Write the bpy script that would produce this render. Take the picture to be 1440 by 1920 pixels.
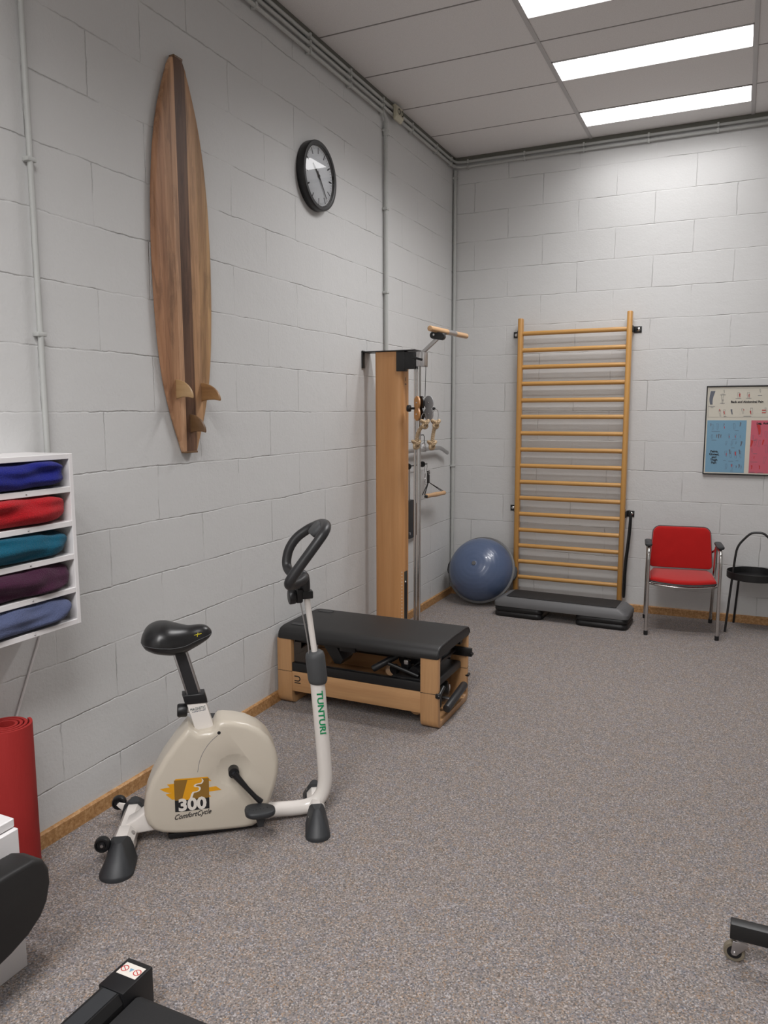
import bpy, bmesh, math, random
from mathutils import Vector, Matrix, noise
PI = math.pi
rnd = random.Random(7)
S = bpy.context.scene
for o in list(bpy.data.objects): bpy.data.objects.remove(o)
COL = S.collection

# ------------------------------------------------------------------ camera
CAM = Vector((2.39918, -6.63982, 1.69)); YAW, PITCH, ROLL, F = 0.434989, -0.130143, -0.002866, 1429.994
f_ = Vector((-math.sin(YAW)*math.cos(PITCH), math.cos(YAW)*math.cos(PITCH), math.sin(PITCH)))
r_ = Vector((math.cos(YAW), math.sin(YAW), 0)); u_ = r_.cross(f_)
r2 = r_*math.cos(ROLL)+u_*math.sin(ROLL); u2 = u_*math.cos(ROLL)-r_*math.sin(ROLL)
cd = bpy.data.cameras.new('camera'); cam = bpy.data.objects.new('camera', cd); COL.objects.link(cam)
cam.matrix_world = Matrix(((r2.x, u2.x, -f_.x, CAM.x), (r2.y, u2.y, -f_.y, CAM.y), (r2.z, u2.z, -f_.z, CAM.z), (0, 0, 0, 1)))
cd.sensor_fit = 'HORIZONTAL'; cd.sensor_width = 36; cd.lens = 36*F/1440; cd.clip_start = .05
S.camera = cam
# ------------------------------------------------------------------ world, exposure
w = bpy.data.worlds.new('world'); S.world = w; w.use_nodes = True
w.node_tree.nodes['Background'].inputs[0].default_value = (.8, .85, .9, 1)
w.node_tree.nodes['Background'].inputs[1].default_value = .05
S.view_settings.view_transform = 'Standard'; S.view_settings.look = 'None'; S.view_settings.gamma = 1
S.view_settings.use_curve_mapping = False
S.view_settings.exposure = 0.0
LAMP = 4.0          # emission of the ceiling light diffusers
LAMPCOL = (1.0, .985, .985, 1)
WATTS = (7, 16, 34, 34, 34, 34, 34, 34)   # downward beam of each ceiling strip
H = 3.884           # ceiling height
RX, RY = 5.95, -9.6 # far sides of the room behind and beside the camera

# ------------------------------------------------------------------ materials
def mat(name, col=(.8, .8, .8), rough=.5, metal=0, spec=.5, coat=0, sheen=0):
    m = bpy.data.materials.new(name); m.use_nodes = True
    b = m.node_tree.nodes['Principled BSDF']
    b.inputs['Base Color'].default_value = (*col, 1); b.inputs['Roughness'].default_value = rough
    b.inputs['Metallic'].default_value = metal; b.inputs['Specular IOR Level'].default_value = spec
    b.inputs['Coat Weight'].default_value = coat; b.inputs['Sheen Weight'].default_value = sheen
    m.diffuse_color = (*col, 1)
    return m
class NT:
    def __init__(s, m): s.m = m; s.t = m.node_tree; s.b = s.t.nodes['Principled BSDF']
    def n(s, kind, **kw):
        nd = s.t.nodes.new('ShaderNode'+kind)
        for k, v in kw.items():
            if k in nd.inputs.keys(): nd.inputs[k].default_value = v
            else: setattr(nd, k, v)
        return nd
    def l(s, a, b): s.t.links.new(a, b)
    def coord(s, scale=(1, 1, 1), loc=(0, 0, 0), rot=(0, 0, 0), kind='Object'):
        c = s.n('TexCoord'); mp = s.n('Mapping'); s.l(c.outputs[kind], mp.inputs[0])
        mp.inputs['Scale'].default_value = scale; mp.inputs['Location'].default_value = loc; mp.inputs['Rotation'].default_value = rot
        return mp.outputs[0]
    def ramp(s, fac, stops, interp='LINEAR'):
        r = s.n('ValToRGB'); r.color_ramp.interpolation = interp
        e = r.color_ramp.elements
        while len(e) > 1: e.remove(e[-1])
        e[0].position = stops[0][0]; e[0].color = (*stops[0][1], 1)
        for p, c in stops[1:]:
            x = e.new(p); x.color = (*c, 1)
        s.l(fac, r.inputs[0]); return r.outputs[0]
    def mix(s, fac, a, b, mode='MIX'):
        m = s.n('MixRGB', blend_type=mode)
        for k, v in ((0, fac), (1, a), (2, b)):
            if isinstance(v, (int, float)): m.inputs[k].default_value = v
            elif isinstance(v, tuple): m.inputs[k].default_value = (*v, 1)
            else: s.l(v, m.inputs[k])
        return m.outputs[0]
    def math(s, op, a, b=0.0, clamp=False):
        m = s.n('Math', operation=op); m.use_clamp = clamp
        for k, v in ((0, a), (1, b)):
            if isinstance(v, (int, float)): m.inputs[k].default_value = v
            else: s.l(v, m.inputs[k])
        return m.outputs[0]
    def bump(s, h, strength=.3, dist=.001, prev=None):
        b = s.n('Bump'); b.inputs['Strength'].default_value = strength; b.inputs['Distance'].default_value = dist
        s.l(h, b.inputs['Height'])
        if prev is not None: s.l(prev, b.inputs['Normal'])
        s.l(b.outputs[0], s.b.inputs['Normal']); return b.outputs[0]
    def col(s, c): s.l(c, s.b.inputs['Base Color'])

def wood(name, a, b, axis='z', rough=.42, scale=18, coat=.15):
    m = mat(name, a, rough, coat=coat); t = NT(m)
    sc = {'x': (.05, 1, 1), 'y': (1, .05, 1), 'z': (1, 1, .05)}[axis]
    v = t.coord(sc)
    n1 = t.n('TexNoise', Scale=scale, Detail=5, Roughness=.6, Distortion=.6); t.l(v, n1.inputs[0])
    n2 = t.n('TexNoise', Scale=scale*9, Detail=3); t.l(v, n2.inputs[0])
    c = t.ramp(n1.outputs[0], [(.32, a), (.68, b)])
    c = t.mix(t.math('MULTIPLY', n2.outputs[0], .35), c, tuple(x*.62 for x in a))
    t.col(c); t.bump(n2.outputs[0], .12, .0006); return m

def wall_mat(name, axis, period, u0):
    m = mat(name, (.62, .615, .612), .62, spec=.35); t = NT(m)
    co = t.n('TexCoord'); sx = t.n('SeparateXYZ'); t.l(co.outputs['Object'], sx.inputs[0])
    wob = t.n('TexNoise', Scale=2.6, Detail=6, Roughness=.7); t.l(co.outputs['Object'], wob.inputs[0])
    wv = t.math('MULTIPLY', t.math('SUBTRACT', wob.outputs[0], .5), .030)
    wob2 = t.n('TexNoise', Scale=22, Detail=5, Roughness=.7); t.l(co.outputs['Object'], wob2.inputs[0])
    wv2 = t.math('MULTIPLY', t.math('SUBTRACT', wob2.outputs[0], .5), .011)
    wv = t.math('ADD', wv, wv2)
    u = t.math('ADD', t.math('ADD', sx.outputs[axis], -u0+20*period), wv)
    v = t.math('ADD', t.math('ADD', sx.outputs['Z'], .278), wv)
    cb = t.n('CombineXYZ'); t.l(u, cb.inputs[0]); t.l(v, cb.inputs[1])
    br = t.n('TexBrick'); br.offset = .5; br.offset_frequency = 2; br.squash = 1
    br.inputs['Scale'].default_value = 1; br.inputs['Brick Width'].default_value = period
    br.inputs['Row Height'].default_value = .2465; br.inputs['Mortar Size'].default_value = .0050
    br.inputs['Mortar Smooth'].default_value = .9; br.inputs['Bias'].default_value = 0
    br.inputs['Color1'].default_value = (1, 1, 1, 1); br.inputs['Color2'].default_value = (.985, .985, .985, 1)
    br.inputs['Mortar'].default_value = (1, 1, 1, 1)
    t.l(cb.outputs[0], br.inputs['Vector'])
    br2 = t.n('TexBrick'); br2.offset = .5; br2.offset_frequency = 2
    for k in ('Scale', 'Brick Width', 'Row Height'): br2.inputs[k].default_value = br.inputs[k].default_value
    br2.inputs['Mortar Size'].default_value = .0016; br2.inputs['Mortar Smooth'].default_value = .6
    t.l(cb.outputs[0], br2.inputs['Vector'])
    # cracks open only here and there along the painted-over joints
    pt = t.n('TexNoise', Scale=3.1, Detail=4, Roughness=.7); t.l(co.outputs['Object'], pt.inputs[0])
    pm = t.n('MapRange'); t.l(pt.outputs[0], pm.inputs[0]); pm.inputs[1].default_value = .44; pm.inputs[2].default_value = .62
    pm.inputs[3].default_value = .0; pm.inputs[4].default_value = 1
    crack = t.math('MULTIPLY', br2.outputs['Fac'], pm.outputs[0])
    base = t.mix(1.0, (.625, .625, .622), br.outputs['Color'], 'MULTIPLY')
    soft = t.n('TexNoise', Scale=.8, Detail=3); t.l(co.outputs['Object'], soft.inputs[0])
    base = t.mix(t.math('MULTIPLY', soft.outputs[0], .16), base, (.57, .585, .56))
    base = t.mix(t.math('MULTIPLY', crack, .30), base, (.2, .2, .19))
    t.col(base)
    fine = t.n('TexNoise', Scale=70, Detail=6, Roughness=.65); t.l(co.outputs['Object'], fine.inputs[0])
    med = t.n('TexNoise', Scale=9, Detail=4, Roughness=.6); t.l(co.outputs['Object'], med.inputs[0])
    b1 = t.bump(t.math('MULTIPLY', fine.outputs[0], 1.0), .45, .003)
    b2 = t.bump(med.outputs[0], .35, .008, b1)
    hh = t.math('SUBTRACT', 1.0, t.math('ADD', t.math('MULTIPLY', br.outputs['Fac'], t.math('ADD', t.math('MULTIPLY', pm.outputs[0], .55), .22)), crack))
    t.bump(hh, .85, .0040, b2)
    return m

M = {}
M['wall_l'] = wall_mat('painted_block_side', 'Y', .62, -2.994)
M['wall_b'] = wall_mat('painted_block_back', 'X', .5985, .197)
M['plaster'] = mat('painted_plaster', (.62, .62, .6), .7)
# speckled carpet
m = mat('speckled_carpet', (.2, .18, .17), .95, spec=.1, sheen=.15); t = NT(m); M['carpet'] = m
v = t.coord()
vo = t.n('TexVoronoi', Scale=230); t.l(v, vo.inputs[0])
sp = t.n('SeparateColor'); t.l(vo.outputs['Color'], sp.inputs[0])
c = t.ramp(sp.outputs[0], [(0, (.075, .066, .064)), (.18, (.205, .172, .155)), (.34, (.335, .295, .275)), (.5, (.125, .15, .19)), (.6, (.265, .226, .205)), (.72, (.33, .205, .115)), (.80, (.165, .146, .142)), (.9, (.50, .465, .455))], 'CONSTANT')
bn = t.n('TexNoise', Scale=9, Detail=2); t.l(v, bn.inputs[0])
bn2 = t.n('TexNoise', Scale=140, Detail=2); t.l(v, bn2.inputs[0])
c = t.mix(t.math('MULTIPLY', bn.outputs[0], .25), c, (.225, .195, .18))
c = t.mix(.35, c, t.ramp(bn2.outputs[0], [(.35, (.09, .078, .073)), (.65, (.37, .33, .305))]))
hn = t.n('TexNoise', Scale=16, Detail=3); t.l(t.coord(loc=(4, 1, 0)), hn.inputs[0])
c = t.mix(1, c, t.ramp(hn.outputs[0], [(.36, (.97, .985, 1.03)), (.5, (1, 1, 1)), (.64, (1.03, .995, .955))]), 'MULTIPLY')
t.col(c); t.bump(sp.outputs[1], .6, .003)
M['skirt'] = mat('cork_skirting', (.4, .2, .07), .6); t = NT(M['skirt']); v = t.coord()
n1 = t.n('TexNoise', Scale=55, Detail=5, Roughness=.7); t.l(v, n1.inputs[0])
n2 = t.n('TexNoise', Scale=7, Detail=2); t.l(v, n2.inputs[0])
c = t.ramp(n1.outputs[0], [(.3, (.22, .10, .03)), (.5, (.42, .22, .085)), (.68, (.60, .38, .19))])
t.col(t.mix(t.math('MULTIPLY', n2.outputs[0], .3), c, (.5, .28, .11))); t.bump(n1.outputs[0], .3, .002)
M['tile'] = mat('ceiling_tile', (.55, .53, .52), .85); t = NT(M['tile']); n1 = t.n('TexNoise', Scale=260, Detail=3); t.l(t.coord(), n1.inputs[0])
t.col(t.ramp(n1.outputs[0], [(.3, (.72, .70, .69)), (.6, (.82, .80, .79))])); t.bump(n1.outputs[0], .25, .001)
M['tbar'] = mat('painted_grid', (.52, .505, .50), .5)
M['lightmetal'] = mat('light_grey_plate', (.36, .36, .37), .4)
M['gap'] = mat('dark_gap', (.05, .05, .04), .8)
M['edge'] = mat('olive_gap_shade', (.13, .13, .11), .7)  # shade of the gap under the ceiling, given as a dark colour
M['conduit'] = mat('painted_conduit', (.47, .48, .465), .45)
M['socket'] = mat('cream_plastic', (.55, .52, .4), .4)
M['black'] = mat('black_plastic', (.008, .008, .009), .4)
M['blackmetal'] = mat('black_powder_coat', (.009, .009, .0095), .42)
M['rubber'] = mat('dark_rubber', (.025, .027, .030), .5)
M['foam'] = mat('black_foam_grip', (.020, .020, .0215), .42)
M['greyfoam'] = mat('grey_foam_sleeve', (.055, .057, .060), .6)
M['chrome'] = mat('chrome', (.62, .61, .6), .16, 1)
M['steel'] = mat('brushed_steel', (.5, .49, .49), .32, 1)
M['white'] = mat('white_laminate', (.75, .73, .73), .35)
M['cream'] = mat('cream_plastic_cover', (.57, .515, .43), .28, coat=.2)
M['ivory'] = mat('ivory_enamel', (.74, .70, .66), .22, coat=.3)
M['leather'] = mat('black_vinyl', (.010, .010, .011), .33, spec=.6); t = NT(M['leather']); n1 = t.n('TexNoise', Scale=600, Detail=2); t.l(t.coord(), n1.inputs[0]); t.bump(n1.outputs[0], .15, .0005)
M['pad'] = mat('charcoal_vinyl', (.013, .0125, .0125), .5); t = NT(M['pad']); n1 = t.n('TexNoise', Scale=500, Detail=2); t.l(t.coord(), n1.inputs[0]); t.bump(n1.outputs[0], .2, .0006)
M['beech'] = wood('beech', (.50, .27, .12), (.62, .36, .17), 'z')
M['beechx'] = wood('beech_long', (.50, .27, .12), (.62, .36, .17), 'x')
M['beechy'] = wood('beech_cross', (.55, .31, .14), (.64, .38, .19), 'y')
M['column'] = wood('beech_veneer', (.55, .262, .095), (.66, .345, .145), 'z', .45, 12)
M['ladder'] = wood('lacquered_pine', (.50, .25, .065), (.60, .32, .09), 'z', .35)
M['rung'] = wood('lacquered_beech', (.52, .27, .075), (.64, .36, .12), 'x', .33)
M['grip'] = wood('turned_handle', (.60, .36, .18), (.70, .44, .24), 'x', .4)
M['gripy'] = wood('turned_bar', (.60, .36, .18), (.70, .44, .24), 'y', .4)
M['fin'] = wood('fin_wood', (.36, .2, .085), (.22, .11, .045), 'x', .4, 30)
M['finlight'] = wood('pale_fin_wood', (.50, .33, .17), (.38, .23, .1), 'x', .4, 30)
M['findark'] = wood('dark_fin_wood', (.20, .11, .05), (.10, .052, .022), 'x', .4, 30)
def fabric(name, c, sc=420, st=.5, d=.002, sheen=.3):
    m = mat(name, c, .9, spec=.15, sheen=sheen); t = NT(m); v = t.coord()
    n1 = t.n('TexNoise', Scale=sc, Detail=3); t.l(v, n1.inputs[0])
    n2 = t.n('TexNoise', Scale=14, Detail=4); t.l(v, n2.inputs[0])
    cc = t.mix(t.math('MULTIPLY', n1.outputs[0], .5), c, tuple(x*.5 for x in c))
    cc = t.mix(t.math('MULTIPLY', n2.outputs[0], .3), cc, tuple(min(1, x*1.35+.004) for x in c))
    t.col(cc); t.bump(n1.outputs[0], st, d); return m
M['redfab'] = fabric('red_upholstery', (.42, .008, .007), 700, .2, .0008)
M['rope'] = mat('hemp_rope', (.50, .36, .22), .85); t = NT(M['rope']); n1 = t.n('TexNoise', Scale=300, Detail=3); t.l(t.coord(), n1.inputs[0])
t.col(t.ramp(n1.outputs[0], [(.3, (.34, .23, .13)), (.7, (.60, .46, .30))])); t.bump(n1.outputs[0], .4, .001)
M['mat'] = mat('red_foam_mat', (.33, .015, .013), .75); t = NT(M['mat']); n1 = t.n('TexNoise', Scale=200, Detail=2); t.l(t.coord((1, 1, .02)), n1.inputs[0]); t.bump(n1.outputs[0], .4, .002)
M['matend'] = mat('red_foam_edge', (.45, .035, .03), .85)
M['ball'] = mat('blue_vinyl_dome', (.085, .12, .21), .3, coat=.25)
M['grey'] = mat('mid_grey_plastic', (.115, .115, .118), .5)
M['stepblack'] = mat('ribbed_black_rubber', (.012, .012, .013), .6); t = NT(M['stepblack']); wv = t.n('TexWave', Scale=28); wv.bands_direction = 'Y'; t.l(t.coord(), wv.inputs[0]); t.bump(wv.outputs[1], .5, .003)
M['belt'] = mat('running_belt', (.013, .013, .014), .7); t = NT(M['belt']); n1 = t.n('TexNoise', Scale=350, Detail=2); t.l(t.coord(), n1.inputs[0]); t.bump(n1.outputs[0], .4, .001)
M['dial'] = mat('white_dial', (.86, .87, .89), .4)
M['ink'] = mat('black_ink', (.012, .012, .014), .5)
M['greenink'] = mat('green_lettering', (.0, .26, .09), .4)
M['orange'] = mat('orange_print', (.72, .33, .01), .35)
M['brown'] = mat('brown_print', (.25, .13, .022), .35)
M['whiteink'] = mat('white_print', (.72, .68, .62), .35)
M['paper'] = mat('cream_paper', (.60, .57, .49), .5)
M['bluepaper'] = mat('blue_print', (.17, .33, .46), .5)
M['pinkpaper'] = mat('pink_print', (.55, .11, .155), .5)
M['redink'] = mat('red_ink', (.5, .03, .03), .5)
M['greyink'] = mat('grey_ink', (.12, .13, .16), .5)
M['band'] = mat('black_rubber_band', (.01, .01, .01), .6)
M['translucent'] = mat('tan_tyre', (.17, .145, .105), .4)
m = mat('lamp_diffuser', (1, 1, 1), .5); b = m.node_tree.nodes['Principled BSDF']; b.inputs['Emission Color'].default_value = LAMPCOL; b.inputs['Emission Strength'].default_value = LAMP; M['lamp'] = m
# clear glass: sharp fresnel reflection over a transparent pane
m = bpy.data.materials.new('clock_glass'); m.use_nodes = True; t_ = m.node_tree; t_.nodes.clear()
o_ = t_.nodes.new('ShaderNodeOutputMaterial'); mx = t_.nodes.new('ShaderNodeMixShader'); tr = t_.nodes.new('ShaderNodeBsdfTransparent'); gl = t_.nodes.new('ShaderNodeBsdfGlossy'); fr = t_.nodes.new('ShaderNodeFresnel')
gl.inputs['Roughness'].default_value = .01; fr.inputs[0].default_value = 1.75
t_.links.new(fr.outputs[0], mx.inputs[0]); t_.links.new(tr.outputs[0], mx.inputs[1]); t_.links.new(gl.outputs[0], mx.inputs[2]); t_.links.new(mx.outputs[0], o_.inputs[0]); M['glass'] = m
# surfboard: planks of different timber side by side (object y), grain along z
m = mat('surfboard_planks', (.4, .2, .1), .5, spec=.3); t = NT(m); M['board'] = m
co = t.n('TexCoord'); sx = t.n('SeparateXYZ'); t.l(co.outputs['Object'], sx.inputs[0])
wn = t.n('TexNoise', Scale=2.5, Detail=2); t.l(t.coord((1, 1, .3)), wn.inputs[0])
yy = t.math('ADD', sx.outputs['Y'], t.math('MULTIPLY', t.math('SUBTRACT', wn.outputs[0], .5), .006))
fac = t.math('ADD', t.math('MULTIPLY', yy, 2.0), .5)     # object y -0.25..0.25 -> 0..1
def yp(y): return (y+3.722)*2+.5
c = t.ramp(fac, [(0, (.47, .25, .14)), (yp(-3.842), (.55, .31, .175)), (yp(-3.790), (.66, .40, .24)), (yp(-3.757), (.15, .082, .052)), (yp(-3.708), (.21, .115, .07)), (yp(-3.684), (.62, .37, .20)), (yp(-3.625), (.52, .31, .155)), (yp(-3.565), (.60, .38, .19))], 'CONSTANT')
g = t.n('TexNoise', Scale=16, Detail=6, Roughness=.65, Distortion=.8); t.l(t.coord((1, 1.6, .07)), g.inputs[0])
g2 = t.n('TexNoise', Scale=110, Detail=3); t.l(t.coord((1, 1, .04)), g2.inputs[0])
g3 = t.n('TexNoise', Scale=5, Detail=3, Distortion=1); t.l(t.coord((1, 1, .35)), g3.inputs[0])
c = t.mix(t.ramp(g.outputs[0], [(.38, (0, 0, 0)), (.7, (.75, .75, .75))]), c, t.mix(1, c, (.5, .45, .42), 'MULTIPLY'))
c = t.mix(t.math('MULTIPLY', g2.outputs[0], .6), c, t.mix(1, c, (.5, .46, .42), 'MULTIPLY'))
g4 = t.n('TexNoise', Scale=9, Detail=5, Roughness=.7, Distortion=1.5); t.l(t.coord((1, 1.3, .22), (3, 2, 1)), g4.inputs[0])
c = t.mix(t.ramp(g4.outputs[0], [(.48, (0, 0, 0)), (.62, (.7, .7, .7)), (.75, (.9, .9, .9))]), c, t.mix(1, c, (.55, .55, .58), 'MULTIPLY'))
c = t.mix(t.ramp(g3.outputs[0], [(.45, (0, 0, 0)), (.75, (.35, .35, .35))]), c, t.mix(1, c, (1.5, 1.5, 1.5), 'MULTIPLY'))
t.col(c); t.bump(g2.outputs[0], .15, .0006)

# ------------------------------------------------------------------ mesh helpers
I4 = Matrix.Identity(4)
class MB:
    def __init__(s, T=None): s.bm = bmesh.new(); s.T = T or I4
    def box(s, a, b, bev=0, seg=2, R=None):
        bm = bmesh.new(); bmesh.ops.create_cube(bm, size=1)
        c = [(a[i]+b[i])/2 for i in range(3)]; d = [abs(b[i]-a[i]) for i in range(3)]
        for v in bm.verts: v.co = Vector((v.co.x*d[0], v.co.y*d[1], v.co.z*d[2]))
        if bev: bmesh.ops.bevel(bm, geom=bm.edges[:], offset=min(bev, min(d)*.49), segments=seg, affect='EDGES', profile=.5)
        mt = Matrix.Translation(c) @ (R.to_4x4() if R else I4)
        bm.transform(mt); s.add(bm); return s
    def add(s, bm):
        me = bpy.data.meshes.new('tmp'); bm.to_mesh(me); bm.free(); s.bm.from_mesh(me); bpy.data.meshes.remove(me)
    def tube(s, pts, r, n=12, cap=True, closed=False, smooth=0, flat=1.0, up=None):
        P = [Vector(p) for p in pts]; R = [r]*len(P) if isinstance(r, (int, float)) else list(r)
        for _ in range(smooth):     # corner cutting keeps the ends
            Q = []; RR = []
            m_ = len(P)
            rng = range(m_) if closed else range(m_-1)
            if not closed: Q.append(P[0]); RR.append(R[0])
            for i in rng:
                a, b = P[i], P[(i+1) % m_]; ra, rb = R[i], R[(i+1) % m_]
                Q += [a*.75+b*.25, a*.25+b*.75]; RR += [ra*.75+rb*.25, ra*.25+rb*.75]
            if not closed: Q.append(P[-1]); RR.append(R[-1])
            P, R = Q, RR
        k = len(P); rings = []
        def tan(i):
            if closed: return (P[(i+1) % k]-P[i-1]).normalized()
            return (P[min(i+1, k-1)]-P[max(i-1, 0)]).normalized()
        t0 = tan(0); u = Vector(up) if up else (Vector((0, 0, 1)) if abs(t0.z) < .9 else Vector((1, 0, 0)))
        u = (u-t0*u.dot(t0)).normalized()
        for i in range(k):
            t1 = tan(i); u = (u-t1*u.dot(t1)); u = u.normalized() if u.length > 1e-6 else t1.orthogonal().normalized(); v = t1.cross(u)
            rings.append([s.bm.verts.new(P[i]+(u*math.cos(2*PI*j/n)*flat+v*math.sin(2*PI*j/n))*R[i]) for j in range(n)])
        for i in range(k if closed else k-1):
            a, b = rings[i], rings[(i+1) % k]
            for j in range(n): s.bm.faces.new((a[j], a[(j+1) % n], b[(j+1) % n], b[j]))
        if cap and not closed:
            s.bm.faces.new(rings[0][::-1]); s.bm.faces.new(rings[-1])
        return s
    def cyl(s, a, b, r, n=20, r2=None):
        return s.tube([a, b], [r, r if r2 is None else r2], n)
    def rod(s, a, b, r, n=20, c=None):      # cylinder with rounded ends
        a = Vector(a); b = Vector(b); d = (b-a).normalized(); c = c or r*.4
        return s.tube([a, a+d*c*.3, a+d*c, b-d*c, b-d*c*.3, b], [r-c, r-c*.3, r, r, r-c*.3, r-c], n)
    def prism(s, pts, axis, a, b, bev=0, seg=3):
        # polygon in the two other axes, extruded along axis
        bm = bmesh.new(); ix = [i for i in range(3) if i != axis]
        def mk(p, h):
            c = [0, 0, 0]; c[ix[0]], c[ix[1]] = p; c[axis] = h; return bm.verts.new(c)
        A = [mk(p, a) for p in pts]; B = [mk(p, b) for p in pts]; n = len(pts)
        bm.faces.new(A[::-1]); bm.faces.new(B)
        for i in range(n): bm.faces.new((A[i], A[(i+1) % n], B[(i+1) % n], B[i]))
        bmesh.ops.recalc_face_normals(bm, faces=bm.faces[:])
        if bev:
            es = [e for e in bm.edges if abs(e.verts[0].co[axis]-e.verts[1].co[axis]) < 1e-7]
            bmesh.ops.bevel(bm, geom=es, offset=bev, segments=seg, affect='EDGES', profile=.5, clamp_overlap=True)
        s.add(bm); return s
    def sphere(s, c, r, sc=(1, 1, 1), n=20):
        bm = bmesh.new(); bmesh.ops.create_uvsphere(bm, u_segments=n, v_segments=n//2+2, radius=r)
        bm.transform(Matrix.Translation(c) @ Matrix.Diagonal((*sc, 1))); s.add(bm); return s
    def lathe(s, prof, c=(0, 0, 0), ax=(0, 0, 1), n=48, closed=False):
        A = Vector(ax).normalized(); u = A.orthogonal().normalized(); v = A.cross(u); c = Vector(c); rings = []
        for r, h in prof:
            if r < 1e-6: rings.append([s.bm.verts.new(c+A*h)])
            else: rings.append([s.bm.verts.new(c+A*h+(u*math.cos(2*PI*j/n)+v*math.sin(2*PI*j/n))*r) for j in range(n)])
        pr = list(zip(rings, rings[1:]))
        if closed: pr.append((rings[-1], rings[0]))
        for a, b in pr:
            for j in range(n):
                k = (j+1) % n
                if len(a) == 1 and len(b) == 1: continue
                if len(a) == 1: s.bm.faces.new((a[0], b[k], b[j]))
                elif len(b) == 1: s.bm.faces.new((a[j], a[k], b[0]))
                else: s.bm.faces.new((a[j], a[k], b[k], b[j]))
        return s
    def quad(s, *p): s.bm.faces.new([s.bm.verts.new(q) for q in p]); return s
    def poly(s, pts, fn): s.bm.faces.new([s.bm.verts.new(fn(*p)) for p in pts]); return s

def props(o, label=None, cat=None, group=None, kind=None):
    if label: o['label'] = label
    if cat: o['category'] = cat
    if group: o['group'] = group
    if kind: o['kind'] = kind
    return o
def root(name, loc, label, cat, group=None):
    o = bpy.data.objects.new(name, None); o.empty_display_size = .05; COL.objects.link(o); o.location = loc
    return props(o, label, cat, group)
def rootloc(o):
    p = Vector(o.location)
    return p if o.parent is None else p+rootloc(o.parent)
def finish(name, me, m, parent, base, smooth=35):
    me.materials.clear(); me.materials.append(m)
    o = bpy.data.objects.new(name, me); COL.objects.link(o)
    if smooth:
        for p in me.polygons: p.use_smooth = True
        try: me.set_sharp_from_angle(angle=math.radians(smooth))
        except Exception: pass
    if parent: o.parent = parent; o.location = Vector(base)-rootloc(parent)
    else: o.location = base
    return o
def obj(name, mb, m, parent=None, smooth=35, origin=None, label=None):
    """link the collected shapes as ONE mesh; the origin lands on the parent's base (or the given origin)"""
    bm = mb.bm; bm.transform(mb.T); bmesh.ops.recalc_face_normals(bm, faces=bm.faces[:])
    base = Vector(origin) if origin is not None else (rootloc(parent) if parent else Vector((0, 0, 0)))
    bm.transform(Matrix.Translation(-base))
    me = bpy.data.meshes.new(name); bm.to_mesh(me); bm.free()
    o = finish(name, me, m, parent, base, smooth)
    if label: o['label'] = label
    return o
def text(name, body, size, T, m, parent, ext=.0004, shear=0, sx=1, align='CENTER', bold=0):
    cu = bpy.data.curves.new('txt', 'FONT'); cu.body = body; cu.size = size; cu.extrude = ext; cu.shear = shear
    cu.align_x = align; cu.align_y = 'CENTER'; cu.offset = bold; cu.resolution_u = 3; cu.space_line = .95
    to = bpy.data.objects.new('txt', cu); me = bpy.data.meshes.new_from_object(to)
    bpy.data.objects.remove(to); bpy.data.curves.remove(cu)
    me.transform(T @ Matrix.Diagonal((sx, 1, 1, 1))); base = rootloc(parent); me.transform(Matrix.Translation(-base))
    return finish(name, me, m, parent, base, 0)
def frame(o, x, y, z):      # matrix from axes
    x, y, z = Vector(x), Vector(y), Vector(z)
    return Matrix(((x.x, y.x, z.x, o[0]), (x.y, y.y, z.y, o[1]), (x.z, y.z, z.z, o[2]), (0, 0, 0, 1)))
def struct(name, mb, m, smooth=0, label=None):
    o = obj(name, mb, m, None, smooth); o['kind'] = 'structure'
    if label: o['label'] = label
    return o

# ------------------------------------------------------------------ room shell
struct('floor', MB().box((-.15, RY-.15, -.12), (RX+.15, .15, 0)), M['carpet'], label='grey brown speckled carpet floor')
struct('wall_left', MB().box((-.15, RY-.15, 0), (0, .15, H+.2)), M['wall_l'], label='grey painted block wall with the surfboard')
struct('wall_back', MB().box((0, 0, 0), (RX+.15, .15, H+.2)), M['wall_b'], label='grey painted block wall behind the wall bars')
struct('wall_right', MB().box((RX, RY-.15, 0), (RX+.15, 0, H+.2)), M['plaster'])
struct('wall_front', MB().box((0, RY-.15, 0), (RX, RY, H+.2)), M['plaster'])
def skirt_pts(t_=.016, h=.064): return [(0, 0), (t_, 0), (t_, h-.006), (t_-.006, h), (0, h)]
mb = MB(); mb.prism([(x, z) for x, z in skirt_pts()], 1, RY, 0); struct('baseboard_left', mb, M['skirt'], label='orange brown cork skirting on the left wall')
mb = MB(); mb.prism([(-x, z) for x, z in skirt_pts()], 0, 0.016, RX); struct('baseboard_back', mb, M['skirt'], label='orange brown cork skirting on the back wall')
# suspended ceiling: columns of tiles between runners, strip lights in every second column
TW = 1.184
LX0 = 1.182
cols = [(LX0+TW*k, LX0+TW*(k+1)) for k in range(-1, 5)]
lamps = []; LAMPCOLS = (1,)
def lit(y): return y > -2.7 or y < -5.2      # strips above the back of the room, a gap, more behind the camera
tiles = MB()
for k, (x0, x1) in enumerate(cols, 0):
    x0c, x1c = max(0, x0), min(RX, x1)
    if x1c-x0c < .05: continue
    y = 0.0; j = 0
    while y > RY+.01:
        y1 = max(RY, y-.6035)
        segs = [(y, y1)]; ym = (y+y1)/2
        if k in LAMPCOLS and lit(y) and j % 3 == 0: segs = [(y, ym)]; lamps.append((x0c, x1c, ym, y1))
        if k in LAMPCOLS and lit(y) and j % 3 == 2: segs = [(ym, y1)]; lamps.append((x0c, x1c, y, ym))
        for a, b_ in segs:
            tiles.box((x0c+.006, b_+.003, H), (x1c-.006, a-.003, H+.02), .004, 1)
        y = y1; j += 1
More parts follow.
